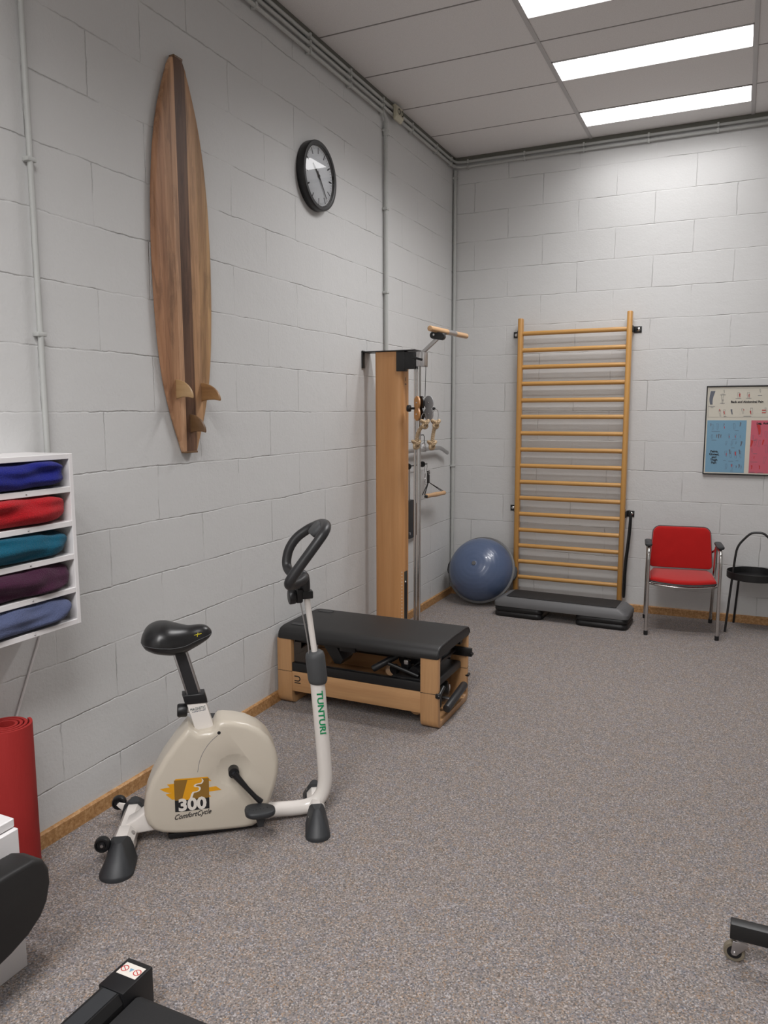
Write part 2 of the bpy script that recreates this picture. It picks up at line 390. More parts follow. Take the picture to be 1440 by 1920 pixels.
tiles.box((0, RY, H+.03), (RX, 0, H+.1))
struct('ceiling', tiles, M['tile'], label='grey suspended ceiling of long tiles')
mb = MB()
for k, (x0, x1) in enumerate(cols):
    if 0 < x0 < RX: mb.box((x0-.013, RY, H-.006), (x0+.013, -.01, H+.03), .002, 1)
struct('trim_1', mb, M['tbar'], label='grey ceiling grid runners')
mb = MB()
for k, (x0, x1) in enumerate(cols):
    a, b_ = max(0, x0), min(RX, x1)
    if b_-a < .05: continue
    for j in range(1, 16): mb.box((a+.014, -.6035*j-.0045, H-.0012), (b_-.014, -.6035*j+.0045, H+.02))
struct('trim_3', mb, mat('cross_rail', (.27, .255, .245), .6), label='thin dark cross rails between the ceiling tiles')
mb = MB().box((.0, RY, H-.032), (.024, 0, H+.004)).box((.0, -.03, H-.036), (RX, 0, H+.004))  # dark strips painted in for the shadow gap along the wall tops
struct('gap_shade_strip', mb, M['edge'], label='dark olive strip painted in for the shadow where walls meet the ceiling')
where = {0: 'long white strip light in the ceiling nearest the back wall', 1: 'long white strip light in the ceiling, second from the back wall', 2: 'white strip light in the ceiling cut off by the top edge'}
ORD = ['first', 'second', 'third', 'fourth', 'fifth', 'sixth', 'seventh', 'eighth', 'ninth', 'tenth', 'eleventh', 'twelfth']
lampcount = {}
for (x0, x1, ya, yb) in lamps:
    row = lampcount.get(x0, 0); lampcount[x0] = row+1
    if x0 < 2: lb_ = where.get(row, 'white strip light above, %s from the back wall in the near column' % ORD[row])
    else: lb_ = 'white strip light near the right wall, %s from the back wall' % ORD[row]
    r = root('ceiling_light', ((x0+x1)/2, (ya+yb)/2, H-.004), lb_, 'ceiling light', 'ceiling strip lights')
    obj('diffuser', MB().box((x0+.018, yb+.006, H-.003), (x1-.018, ya-.006, H+.012), .003, 1), M['lamp'], r)
    mb = MB()
    for a, b_ in (((x0+.012, yb), (x1-.012, yb+.006)), ((x0+.012, ya-.006), (x1-.012, ya)), ((x0+.012, yb), (x0+.018, ya)), ((x1-.018, yb), (x1-.012, ya))):
        mb.box((a[0], a[1], H-.005), (b_[0], b_[1], H+.014))
    obj('frame', mb, M['tbar'], r)
    ld = bpy.data.lights.new('lamp_beam', 'AREA'); ld.shape = 'RECTANGLE'; ld.size = x1-x0-.05; ld.size_y = ya-yb-.03; ld.energy = WATTS[row]; ld.spread = math.radians(146); ld.color = LAMPCOL[:3]
    lo = bpy.data.objects.new('lamp_beam', ld); COL.objects.link(lo); lo.parent = r; lo.location = (0, 0, -.006)

# ------------------------------------------------------------------ conduits and socket
ZP = (3.842, 3.802, 3.762); PR = .0115; PO = .026
def bend_path(z, x_end): return [(PO, RY+.05, z), (PO, -.2, z), (PO, -.11, z), (PO+.012, -.055, z), (.055, -PO-.012, z), (.11, -PO, z), (.2, -PO, z), (x_end, -PO, z)]
labs = ['topmost grey conduit running under the ceiling and around the corner', 'middle grey conduit under the ceiling, second below the tiles, turning the corner', 'lowest grey conduit under the ceiling of the left wall, ending at the socket']
for i, z in enumerate(ZP):
    p = bend_path(z, RX-.05) if i < 2 else [(PO, RY+.05, z), (PO, -1.53, z), (PO, -1.49, z-.012), (PO, -1.476, z-.05)]
    r = root('conduit_pipe', (PO, -3, z), labs[i], 'pipe')
    obj('pipe', MB().tube(p, PR, 12, smooth=1), M['conduit'], r)
    ys = [-3.087, -2.54, -2.03, -1.537] + ([-1.014, -.503, -.15] if i < 2 else [])
    for y in ys: obj('clip', MB().box((.001, y-.008, z-PR-.005), (PO+PR+.004, y+.008, z+PR+.005), .003), M['conduit'], r)
    if i < 2:
        for x in (.14, .637, 1.128, 1.63, 2.13, 2.63): obj('clip', MB().box((x-.008, -PO-PR-.004, z-PR-.005), (x+.008, -.001, z+PR+.005), .003), M['conduit'], r)
r = root('conduit_pipe', (.02, -4.547, 1.3), 'grey vertical conduit left of the surfboard, above the towel rack', 'pipe')
obj('pipe', MB().cyl((.019, -4.547, 1.2), (.019, -4.547, 3.742), .0105, 14), M['conduit'], r)
for z in (2.60, 1.981, 3.3): obj('clip', MB().box((.001, -4.547-.02, z-.008), (.031, -4.547+.02, z+.008), .003), M['conduit'], r)
r = root('conduit_pipe', (.02, -1.475, 0), 'grey vertical conduit dropping from the ceiling socket to the pulley tower', 'pipe')
obj('pipe', MB().cyl((.021, -1.475, .08), (.021, -1.475, 3.72), .0145, 14), M['conduit'], r)
for z in (3.66, 3.13, 2.55): obj('clip', MB().box((.001, -1.497, z-.009), (.038, -1.453, z+.009), .003), M['conduit'], r)
obj('coupling', MB().cyl((.021, -1.475, 3.625), (.021, -1.475, 3.665), .019, 14), M['conduit'], r)
r = root('conduit_pipe', (.02, -.03, 0), 'grey vertical conduit in the corner where the two walls meet', 'pipe')
obj('pipe', MB().cyl((.022, -.022, .07), (.022, -.022, 3.78), .0145, 14), M['conduit'], r)
for z in (3.72, 2.4, 1.2): obj('clip', MB().box((.001, -.042, z-.008), (.04, -.001, z+.008), .003), M['conduit'], r)
r = root('power_socket', (0, -1.33, 3.80), 'small cream double wall socket high up under the ceiling', 'socket')
obj('housing', MB().box((.001, -1.375, 3.8565), (.045, -1.275, 3.866), .002).prism([(.0388, 3.765), (.050, 3.765), (.070, 3.79), (.070, 3.85), (.055, 3.866), (.0388, 3.866)], 1, -1.385, -1.265, .003), M['socket'], r)
for y in (-1.352, -1.298): obj('outlet', MB().lathe([(0, -.001), (.012, -.001), (.019, .003), (.021, .003)], (.0705, y, 3.82), (1, 0, 0), 24), M['gap'], r)

# ------------------------------------------------------------------ surfboard
BY, BX = -3.722, .035
outl = [(3.262, .030), (3.22, .058), (3.12, .098), (3.0, .138), (2.85, .170), (2.65, .193), (2.43, .202), (2.2, .199), (2.0, .186), (1.84, .164), (1.68, .119), (1.58, .078), (1.507, .046)]
def hw(z):
    for (z0, w0), (z1, w1) in zip(outl, outl[1:]):
        if z1 <= z <= z0: t_ = (z-z0)/(z1-z0); return w0+(w1-w0)*t_
    return outl[-1][1]
bm = bmesh.new(); rings = []
zs = [3.262-(3.262-1.507)*i/90 for i in range(91)]
for z in zs:
    # smooth outline: average of neighbours
    ww = sum(hw(min(3.262, max(1.507, z+d))) for d in (-.05, -.025, 0, .025, .05))/5 if 1.56 < z < 3.21 else hw(z)
    th = .030; prof = []
    for a, h in ((-1, .012), (-1.0, .022), (-.965, .029), (-.9, .032), (-.5, .0345), (0, .0355), (.5, .0345), (.9, .032), (.965, .029), (1.0, .022), (1, .012), (.93, .006), (-.93, .006)):
        prof.append((h, a*ww))
    rings.append([bm.verts.new((h, BY+y, z)) for h, y in prof])
for a, b_ in zip(rings, rings[1:]):
    n = len(a)
    for j in range(n): bm.faces.new((a[j], a[(j+1) % n], b_[(j+1) % n], b_[j]))
bm.faces.new(rings[0]); bm.faces.new(rings[-1][::-1])
r = root('surfboard', (0, BY, 1.507), 'long wooden surfboard with three fins hanging on the grey wall', 'surfboard')
mb = MB(); mb.bm.free(); mb.bm = bm
obj('deck', mb, M['board'], r, 50)
obj('tail_block', MB().box((.007, BY-.044, 1.500), (.036, BY+.044, 1.509), .002), M['findark'], r)
obj('nose_block', MB().box((.007, BY-.030, 3.258), (.036, BY+.030, 3.268), .002), M['findark'], r)
obj('wall_mount', MB().box((0, BY-.04, 2.3), (.008, BY+.04, 2.5)), M['blackmetal'], r)
def fin(y, z0, z1, reach, m, lb):
    # base against the deck, leading edge sweeping out and down to the tip
    pts = [(.034, z0)]
    for i in range(1, 13):
        a = i/12*PI/2; pts.append((.034+reach*math.sin(a)**1.05, z0-(z0-z1)*(1-math.cos(a)**1.1 if math.cos(a) > 0 else 1)))
    pts += [(.034+reach*.97, z1-.006), (.034+reach*.7, z1-.001), (.034+reach*.35, z1-.001), (.034, z1-.008)]
    obj('fin', MB().prism([(x, z) for x, z in pts], 1, y-.006, y+.006, .004, 3), m, r, 50, label=lb)
fin(-3.815, 1.842, 1.762, .096, M['finlight'], 'pale left fin'); fin(-3.632, 1.832, 1.752, .110, M['fin'], 'reddish right fin'); fin(-3.722, 1.683, 1.603, .088, M['findark'], 'dark lower centre fin')

# ------------------------------------------------------------------ wall clock
CC = Vector((0, -2.472, 3.088)); CR = .198
r = root('wall_clock', CC, 'round black wall clock with a white dial on the left wall', 'clock')
obj('case', MB().lathe([(CR*.9, .001), (CR-.004, .001), (CR, .008), (CR, .048), (CR-.004, .054), (CR-.018, .056), (CR-.026, .052), (CR-.028, .030), (CR-.028, .020), (0, .020)], CC, (1, 0, 0), 72), M['black'], r, 40)
dial = obj('dial', MB().lathe([(0, .037), (CR-.029, .037), (CR-.029, .021)], CC, (1, 0, 0), 72), M['dial'], r, 0)
def cp(ang, rad, x): a = math.radians(ang); return Vector((x, CC.y+math.sin(a)*rad, CC.z+math.cos(a)*rad))
# seen from the room the wall runs to the right towards +y, so clock angles grow towards +y
mb = MB()
for k in range(60):
    big = k % 5 == 0; a = k*6; w_ = .0042 if big else .001; r0 = .125 if big else .148; r1 = .162
    t_ = Vector((0, math.cos(math.radians(a)), -math.sin(math.radians(a))))*w_
    p0, p1 = cp(a, r0, .0376), cp(a, r1, .0376); mb.quad(p0-t_, p0+t_, p1+t_, p1-t_)
obj('hour_marks', mb, M['ink'], dial, 0)
def hand(name, ang, ln, tail, w0, w1, x):
    a = math.radians(ang); t_ = Vector((0, math.cos(a), -math.sin(a))); b0 = cp(ang+180, tail, x); b1 = cp(ang, ln, x); mb = MB()
    for dx in (0,):
        v = [b0-t_*w0, b0+t_*w0, b1+t_*w1, b1-t_*w1]; u = [q+Vector((.0015, 0, 0)) for q in v]
        V = [mb.bm.verts.new(q) for q in v+u]
        for f in ((0, 1, 2, 3), (7, 6, 5, 4), (0, 4, 5, 1), (1, 5, 6, 2), (2, 6, 7, 3), (3, 7, 4, 0)): mb.bm.faces.new([V[i] for i in f])
    obj(name, mb, M['ink'], r, 0)
hand('hour_hand', 312, .088, .02, .0062, .0045, .040); hand('minute_hand', 142, .142, .03, .005, .003, .0425)
obj('hand_hub', MB().cyl(CC+Vector((.037, 0, 0)), CC+Vector((.046, 0, 0)), .008, 20), M['ink'], r)
obj('glass', MB().lathe([(0, .050), (CR-.027, .050)], CC, (1, 0, 0), 72), M['glass'], r, 0)

# ------------------------------------------------------------------ towel rack with five towels
RY1, RY0, RF = -4.629, -5.29, .234
r = root('towel_rack', (0, RY1, .922), 'white wall shelf unit with five open slots holding towels', 'shelf')
obj('side_panel', MB().box((.001, RY1-.017, .924), (RF, RY1, 1.547), .0015, 1), M['white'], r)
obj('side_panel', MB().box((.001, RY0, .924), (RF, RY0+.017, 1.547), .0015, 1), M['white'], r)
obj('top_panel', MB().box((.001, RY0+.017, 1.528), (RF, RY1-.017, 1.547), .0015, 1), M['white'], r)
obj('back_panel', MB().box((.001, RY0+.017, .945), (.006, RY1-.017, 1.527)), M['white'], r)
shz = [(.924, .944), (1.042, 1.062), (1.165, 1.185), (1.286, 1.306), (1.409, 1.430)]
for a, b_ in shz:
    s_ = obj('shelf', MB().box((.006, RY0+.017, a), (RF, RY1-.017, b_), .0015, 1), M['white'], r)
    obj('screw', MB().sphere((RF+.0005, -4.835, (a+b_)/2), .0032, n=10), M['steel'], s_)
tc = [('slate blue', (.085, .105, .20), 'lowest slot of the white rack'), ('plum purple', (.05, .008, .032), 'slot above the slate blue towel'), ('teal', (.0, .085, .145), 'middle slot of the white rack'), ('bright red', (.42, .006, .012), 'slot below the royal blue towel'), ('royal blue', (.009, .014, .19), 'top slot of the white rack')]
def towel(i, z0, z1, name, c, place):
    bm = bmesh.new(); NX, NY, NZ = 10, 34, 7
    bmesh.ops.create_cube(bm, size=2); bmesh.ops.subdivide_edges(bm, edges=bm.edges[:], cuts=15, use_grid_fill=True)
    cx, cy = .127, (RY1+RY0)/2; lx, ly = .122, (RY1-RY0)/2-.019; h = (z1-z0)
    for v in bm.verts:
        p = v.co.copy(); e = 4.2
        n_ = (abs(p.x)**e+abs(p.y)**e+abs(p.z)**e)**(1/e); q = p/n_*1.0
        q = Vector((math.copysign(abs(q.x)**.9, q.x), math.copysign(abs(q.y)**.8, q.y), q.z))
        x = cx+q.x*lx; y = cy+q.y*ly
        nz = noise.noise(Vector((x*7+i*9, y*7, i*3.3)))+.5*noise.noise(Vector((x*15, y*17+i*5, i)))
        topz = h*(.95+.16*nz); zz = z0+.002+(q.z*.5+.5)*topz
        fold = noise.noise(Vector((y*8+i*4, zz*20, i*7.7)))*.030+.010*noise.noise(Vector((y*26, zz*40, i)))
        side = .004*math.sin(q.z*6+i)
        if q.x > .1: x += (fold+side+.012*max(0, noise.noise(Vector((y*4, i, 2)))))*q.x
        y += .010*noise.noise(Vector((x*20, zz*20, i)))*abs(q.y)
        zb = z0+.0015
        v.co = (max(.009, min(x, .262)), min(max(y, RY0+.022), RY1-.021), min(max(zb, zz), z1-.003))
    mb = MB(); mb.bm.free(); mb.bm = bm
    o = obj('towel', mb, fabric(name.replace(' ', '_')+'_fleece', c, 260, .9, .004, .12), None, 180, origin=(cx, cy, z0))
    sm = o.modifiers.new('smooth', 'SUBSURF'); sm.levels = sm.render_levels = 1
    props(o, 'folded %s fleece towel in the %s' % (name, place), 'towel', 'towels on the white rack')
tops = [1.042, 1.165, 1.286, 1.409, 1.528]
for i in range(5): towel(i, shz[i][1], tops[i], *tc[i])
# cable below the rack
r = root('cable', (0, -4.7, .4), 'thin white cable running down the wall behind the red mat', 'cable')
obj('cord', MB().tube([(.006, -4.60, .93), (.006, -4.618, .848), (.006, -4.68, .72), (.006, -4.761, .54), (.006, -4.83, .36), (.006, -4.85, .2)], .004, 8, smooth=2), M['white'], r)

# ------------------------------------------------------------------ rolled mat, white cabinet, padded bench
MC = Vector((.108, -4.875, 0))
def spiral(r0, r1, turns, th, z0, z1):
    mb = MB(); n = int(turns*44); a0 = 1.35; L = []
    for i in range(n+1):
        t_ = i/n; a = a0-turns*2*PI*(1-t_); rr = r0+(r1-r0)*t_
        L.append((math.cos(a), math.sin(a), rr))
    rows = []
    for c, s_, rr in L:
        rows.append([mb.bm.verts.new((MC.x+c*q, MC.y+s_*q, z)) for q, z in ((rr-th/2, z0), (rr+th/2, z0), (rr+th/2, z1), (rr-th/2, z1))])
    for a, b_ in zip(rows, rows[1:]):
        for j in range(4): mb.bm.faces.new((a[j], a[(j+1) % 4], b_[(j+1) % 4], b_[j]))
    mb.bm.faces.new(rows[0]); mb.bm.faces.new(rows[-1][::-1]); return mb
r = root('exercise_mat', MC, 'rolled red exercise mat standing on end against the wall', 'exercise mat')
obj('roll', spiral(.026, .0825, 3.6, .0095, .001, .603), M['mat'], r, 40)
CXF, CYF = .491, -5.152
r = root('cabinet', (.3, CYF, 0), 'low white cabinet in front of the red mat at the left edge', 'cabinet')
obj('body', MB().box((.215, -5.95, .0), (CXF, CYF, .452), .002, 1), M['white'], r)
obj('lid', MB().box((.21, -5.95, .455), (CXF-.012, CYF-.002, .483), .003, 1), M['white'], r)
# padded bench end
r = root('padded_bench', (.57, -5.5, 0), 'black vinyl padded bench end sticking in at the left edge', 'bench')
pts = [(-6.1, .425), (-5.30, .428), (-5.22, .424), (-5.185, .405), (-5.168, .37), (-5.166, .325), (-5.18, .275), (-5.205, .24), (-5.25, .21), (-5.31, .19), (-5.40, .172), (-5.6, .16), (-6.1, .16)]
obj('cushion', MB().prism(pts, 0, .535, .635, .014, 3), M['pad'], r, 50)
mb = MB().tube([(.58, -5.75, .17), (.58, -5.75, .02)], .018, 12).box((.50, -5.79, .0), (.66, -5.71, .02), .004)
obj('leg', mb, M['blackmetal'], r)
mb = MB().tube([(.58, -6.0, .17), (.58, -6.0, .02)], .018, 12).box((.50, -6.04, .0), (.66, -5.96, .02), .004)
obj('leg', mb, M['blackmetal'], r)

# ------------------------------------------------------------------ treadmill
r = root('treadmill', (1.2, -5.15, 0), 'black treadmill deck at the bottom edge, its end towards the room', 'treadmill')
TX0, TX1, TY, TZ = .897, 1.56, -5.142, .15
def rail(xa, xb, sgn):
    prof = [(xa, .03), (xa, .125), (xa+.012, TZ), (xb-.012, TZ), (xb, .125), (xb, .03)]
    return MB().prism(prof, 1, -6.6, TY-.115, .002, 1)
rl = obj('side_rail', rail(TX0+.001, TX0+.087, 1), M['blackmetal'], r, 0)
obj('tread_strip', MB().box((TX0+.022, -6.6, TZ), (TX0+.070, TY-.118, TZ+.002)), M['rubber'], rl)
rl = obj('side_rail', rail(TX1-.087, TX1-.001, 1), M['blackmetal'], r, 0)
obj('tread_strip', MB().box((TX1-.070, -6.6, TZ), (TX1-.022, TY-.118, TZ+.002)), M['rubber'], rl)
for xa, flip in ((TX0, 0), (TX1-.088, 1)):
    cap = obj('end_cap', MB().box((xa, TY-.115, .02), (xa+.088, TY, TZ+.0025), .004, 2), M['black'], r)
    if not flip:
        lb = obj('warning_label', MB().box((xa+.012, TY-.062, TZ+.0032), (xa+.080, TY-.018, TZ+.0042), .0003, 1), M['whiteink'], cap)
        for q in (.024, .068):
            mb = MB().lathe([(.009, 0), (.0115, 0)], (xa+q, TY-.04, TZ+.0047), (0, 0, 1), 20)
            mb.quad((xa+q-.0075, TY-.036, TZ+.0048), (xa+q+.0065, TY-.046, TZ+.0048), (xa+q+.0075, TY-.044, TZ+.0048), (xa+q-.0065, TY-.034, TZ+.0048))
            obj('pictogram', mb, M['redink'], lb, 0)
        mb = MB(); mb.poly([(-.007, .006), (.007, .006), (0, -.007)], lambda a, b_: (xa+.046+a, TY-.04+b_, TZ+.0047)); obj('triangle', mb, M['bluepaper'], lb, 0)
obj('belt', MB().prism([(-6.6, .05), (-5.215, .05), (-5.195, .062), (-5.187, .082), (-5.195, .10), (-5.215, .112), (-6.6, .112)], 0, TX0+.092, TX1-.092, .0), M['belt'], r, 40)
obj('roller', MB().cyl((TX0+.07, -5.212, .081), (TX1-.07, -5.212, .081), .022, 20), M['blackmetal'], r)
for x in (TX0+.044, TX1-.044): obj('foot', MB().cyl((x, TY-.05, 0), (x, TY-.05, .022), .022, 16), M['rubber'], r)
for x in (TX0+.044, TX1-.044): obj('foot', MB().cyl((x, -6.5, 0), (x, -6.5, .032), .022, 16), M['rubber'], r)

# ------------------------------------------------------------------ castored base, right edge
r = root('rolling_base', (2.6, -4.2, 0), 'black steel base bar on a castor at the right edge', 'equipment base')
obj('bar', MB().box((2.452, -4.235, .078), (3.25, -4.195, .128), .003, 2), M['blackmetal'], r)
def castor(x, y):
    c = obj('castor', MB().lathe([(0, .078), (.021, .078), (.021, .073), (.016, .070), (0, .069)], (x, y, 0), (0, 0, 1), 24).prism([(x-.024, .024), (x-.012, .024), (x+.018, .060), (x+.018, .071), (x-.024, .071), (x-.028, .032)], 1, y-.017, y-.013, .001).prism([(x-.024, .024), (x-.012, .024), (x+.018, .060), (x+.018, .071), (x-.024, .071), (x-.028, .032)], 1, y+.013, y+.017, .001), M['steel'], r)
    wc = (x-.018, y, .031)
    obj('wheel', MB().lathe([(.021, -.011), (.029, -.011), (.031, -.007), (.031, .007), (.029, .011), (.021, .011)], wc, (0, 1, 0), 32, closed=True), M['translucent'], c)
    obj('hub', MB().cyl((wc[0], y-.009, .031), (wc[0], y+.009, .031), .0215, 24), M['black'], c)
    obj('axle', MB().cyl((wc[0], y-.020, .031), (wc[0], y+.020, .031), .005, 12), M['chrome'], c)
castor(2.485, -4.215); castor(3.2, -4.215)

# ------------------------------------------------------------------ folded wooden reformer (low padded bench with straps inside)
QX0, QX1, QY0, QY1 = .016, 1.018, -2.995, -2.490
r = root('pilates_reformer', (.52, -2.74, 0), 'low beech wood pilates reformer with a black padded top against the wall', 'exercise bench')
def uframe(xa, xb):
    # open U of wood standing across the bench: post, rounded foot, post
    T_ = .058
    out = [(QY0, .392), (QY0, .05), (QY0+.006, .025), (QY0+.02, .009), (QY0+.045, .001), (QY1-.045, .001), (QY1-.02, .009), (QY1-.006, .025), (QY1, .05), (QY1, .392)]
    inn = [(QY1-.034, .392), (QY1-.034, .062), (QY1-.042, .045), (QY1-.06, .037), (QY0+.06, .037), (QY0+.042, .045), (QY0+.034, .062), (QY0+.034, .392)]
    return MB().prism(out+inn, 0, xa, xb, .003, 2)
e1 = obj('end_frame', uframe(QX1-.102, QX1), M['beech'], r, 40)
e0 = obj('end_frame', uframe(QX0, QX0+.095), M['beech'], r, 40)
for e, xa, xb in ((e1, QX1-.1025, QX1+.0005), (e0, QX0-.0005, QX0+.0955)):
    mb = MB(); mb.box((xa, QY0-.0006, .1985), (xb, QY0+.035, .2010))
    obj('joint_line', mb, M['ink'], e, 0)
    obj('joint_line', MB().box((xa, QY1-.035, .1985), (xb, QY1+.0006, .2010)), M['ink'], e, 0)
for y0, nm in ((QY0+.004, 'near'), (QY1-.026, 'far')):
    s_ = obj('side_rail', MB().box((QX0+.095, y0, .082), (QX1-.102, y0+.022, .200), .002), M['beechx'], r)
    obj('track_rail', MB().box((QX0+.095, y0+(.001 if nm == 'near' else -.012), .201), (QX1-.102, y0+(.034 if nm == 'near' else .022), .252), .003), M['black'], r)
    if nm == 'near':
        T_ = frame((.140, QY0+.0035, .160), (0, 0, -1), (1, 0, 0), (0, -1, 0))
        mb = MB(T_); a_ = [PI*k/12 for k in range(13)]
        ring = [(.017*math.cos(a)*1.0, .010+.018*math.sin(a)) for a in a_]; rin = [(.0105*math.cos(a), .010+.0115*math.sin(a)) for a in a_]
        mb.prism([(-ring[0][0], -.012)] + [(-x, y) for x, y in ring] + [(-ring[-1][0], -.012), (-rin[-1][0], -.012)] + [(-x, y) for x, y in rin[::-1]] + [(-rin[0][0], -.012)], 2, 0, .0006)
        obj('logo_arch', mb, M['ink'], s_, 0)
        mb = MB(T_); mb.box((.023, -.012, 0), (.0285, .028, .0006)); obj('logo_bar', mb, M['ink'], s_, 0)
obj('floor_board', MB().box((QX0+.1, QY0+.03, .10), (.70, QY1-.03, .112)), M['beechx'], r)
# padded top: slab with drooping rounded long edges
pz = .462
prof = []
for y, z in ((QY0-.004, .392), (QY0-.006, .41), (QY0+.002, .432), (QY0+.022, .450), (QY0+.06, .458), (-2.74, pz), (QY1-.06, .458), (QY1-.022, .450), (QY1-.002, .432), (QY1+.006, .41), (QY1+.004, .392)): prof.append((y, z))
pd = obj('padded_top', MB().prism(prof, 0, QX0+.006, QX1+.004, .012, 3), M['pad'], r, 50)
mb = MB().tube([(QX1+.003, y, z-.004) for y, z in prof[1:-1]], .003, 6); obj('seam', mb, M['leather'], pd)
for y in (-2.90, -2.58):
    mb = MB(); pts = [(.11+.05*math.copysign(abs(math.cos(a))**.55, math.cos(a)), y+.026*math.copysign(abs(math.sin(a))**.55, math.sin(a)), .4585 + .0014) for a in [2*PI*k/28 for k in range(28)]]
    obj('stitched_patch', MB().tube(pts, .0016, 6, closed=True), M['rubber'], pd)
    obj('patch_inlay', MB().prism([(p[0], p[1]) for p in pts], 2, .4565, .4602), M['leather'], pd)
# what is packed under the top
mb = MB().box((.40, QY0+.05, .345), (.50, QY1-.05, .388), .004).box((.10, QY0+.06, .36), (1.0, QY0+.10, .39)).box((.10, QY1-.10, .36), (1.0, QY1-.06, .39))
obj('pad_frame', mb, M['blackmetal'], r)
obj('headrest_bracket', MB().prism([(.27, .388), (.36, .388), (.415, .29), (.40, .262), (.36, .262)], 1, -2.93, -2.80, .003), M['blackmetal'], r)
obj('headrest_bracket', MB().prism([(.12, .352), (.26, .388), (.20, .388), (.12, .31)], 1, -2.90, -2.86, .002), M['blackmetal'], r)
obj('carriage', MB().box((.72, QY0+.05, .205), (.99, QY1-.05, .250), .012, 3), M['pad'], r)
obj('spring_bar', MB().rod((.60, -2.93, .262), (.72, -2.85, .335), .019, 18), M['foam'], r)
obj('wooden_knob', MB().lathe([(0, .0), (.03, .0), (.034, .01), (.034, .03), (.028, .042), (0, .042)], (.66, -2.80, .225), (.3, -1, .3), 24), M['beechy'], r)
for k, (x, y, z) in enumerate([(.72, -2.9, .27), (.75, -2.84, .31), (.79, -2.9, .30), (.83, -2.86, .33), (.86, -2.92, .29)]):
    obj('pulley', MB().cyl((x, y-.014, z), (x+.01, y+.014, z+.004), .026, 20), M['black'], r)
for k, (a, b_) in enumerate([((.70, -2.93, .31), (.88, -2.93, .262)), ((.80, -2.90, .262), (.93, -2.86, .38)), ((.74, -2.75, .26), (.95, -2.78, .36)), ((.70, -2.64, .26), (.9, -2.62, .37))]):
    obj('brace', MB().cyl(a, b_, .011, 10), M['blackmetal'], r)
obj('buckle', MB().box((.79, -2.925, .315), (.815, -2.905, .34), .004), M['steel'], r)
# right end: cross bars, foam rollers
obj('cross_bar', MB().box((QX1-.09, QY0+.034, .300), (QX1-.06, QY1-.034, .318), .003).box((QX1-.10, QY1-.055, .278), (QX1+.036, QY1-.038, .330), .004).cyl((QX1+.03, QY1-.062, .292), (QX1+.03, QY1-.03, .292), .011, 12), M['blackmetal'], r)
obj('foot_plate', MB().box((QX1-.10, QY0+.05, .225), (QX1-.055, QY1-.05, .245), .003), M['pad'], r)
obj('latch', MB().box((QX1-.012, QY0-.012, .183), (QX1+.012, QY0+.034, .207), .004).cyl((QX1+.006, QY0-.012, .19), (QX1+.006, QY0+.07, .222), .010, 12), M['blackmetal'], r)
obj('latch', MB().box((QX1-.012, QY1-.034, .150), (QX1+.012, QY1+.004, .163), .003), M['blackmetal'], r)
for y0, x0 in ((-2.955, .955), (-2.76, .93)):
    obj('shoulder_rest', MB().rod((x0-.08, y0+.06, .105), (x0+.03, y0+.10, .118), .046, 24, .02), M['foam'], r)
obj('foam_roller', MB().rod((1.032, -2.900, .090), (1.022, -2.575, .118), .0225, 24, .006), M['foam'], r)
obj('roller_bracket', MB().box((.95, -2.80, .085), (1.02, -2.77, .11), .003), M['steel'], r)
for y in (QY0+.05, QY1-.05):
    for x in (QX0+.05, QX1-.05): pass
obj('transport_wheel', MB().lathe([(0, -.02), (.035, -.02), (.038, -.014), (.038, .014), (.035, .02), (0, .02)], (.86, -2.90, .072), (0, 1, 0), 24), M['beechy'], r)

# ------------------------------------------------------------------ pulley tower
r = root('pulley_tower', (.25, -1.75, 0), 'tall beech pulley tower with a steel pole standing at the left wall', 'exercise machine')
cx0, cx1, cy0, cy1 = .094, .306, -1.832, -1.728
sec = [(cx0, cy1), (cx0, cy0+.025), (cx0+.004, cy0+.012), (cx0+.014, cy0+.004), (cx0+.03, cy0), (cx1-.04, cy0), (cx1-.018, cy0+.004), (cx1-.006, cy0+.013), (cx1, cy0+.028), (cx1, cy1)]
co_ = obj('column', MB().prism(sec, 2, .0, 2.098, .002, 1), M['column'], r, 40)
obj('weight_slot', MB().box((cx1-.004, cy0+.032, .10), (cx1+.0012, cy0+.086, .575)), M['gap'], co_, 0)
obj('weight_plate_stack', MB().box((cx1-.003, cy0+.036, .12), (cx1+.002, cy0+.080, .50)), M['black'], co_, 0)
mb = MB()
obj('slot_bolt', MB().sphere((cx1+.003, cy0+.045, .50), .008, n=12), M['steel'], co_)
for k in range(17):
    obj('hole', MB().lathe([(0, 0), (.0035, 0), (.0035, -.001), (0, -.001)], (cx1-.0085, cy0+.0105, .575-.0235*k), (.6, -.8, 0), 10), M['whiteink'], co_, 0)
obj('emblem', MB().box((cx1, cy0+.050, 1.90), (cx1+.0008, cy0+.057, 1.925)).box((cx1, cy0+.040, 1.878), (cx1+.0008, cy0+.067, 1.883)), M['ink'], co_, 0)
obj('wall_flange', MB().box((.001, -1.842, 1.992), (.012, -1.805, 2.112), .003), M['blackmetal'], r)
obj('top_plate', MB().box((.001, -1.842, 2.099), (.40, -1.70, 2.106), .001), M['blackmetal'], r)
obj('pole_bracket', MB().box((cx1-.045, cy0-.006, 1.965), (cx1+.018, cy0+.05, 2.098), .003).box((cx1+.0, cy0-.004, 1.978), (.40, cy0+.03, 2.092), .004), M['blackmetal'], r)
PX, PY = .414, -1.80
obj('pole', MB().cyl((PX, PY, .0), (PX, PY, 2.0), .014, 28), M['chrome'], r)
obj('pole', MB().cyl((PX-.029, PY+.004, .0), (PX-.029, PY+.004, 2.0), .0085, 24), M['chrome'], r)
obj('base_plate', MB().box((.10, -1.86, 0), (.47, -1.66, .012), .003), M['blackmetal'], r)
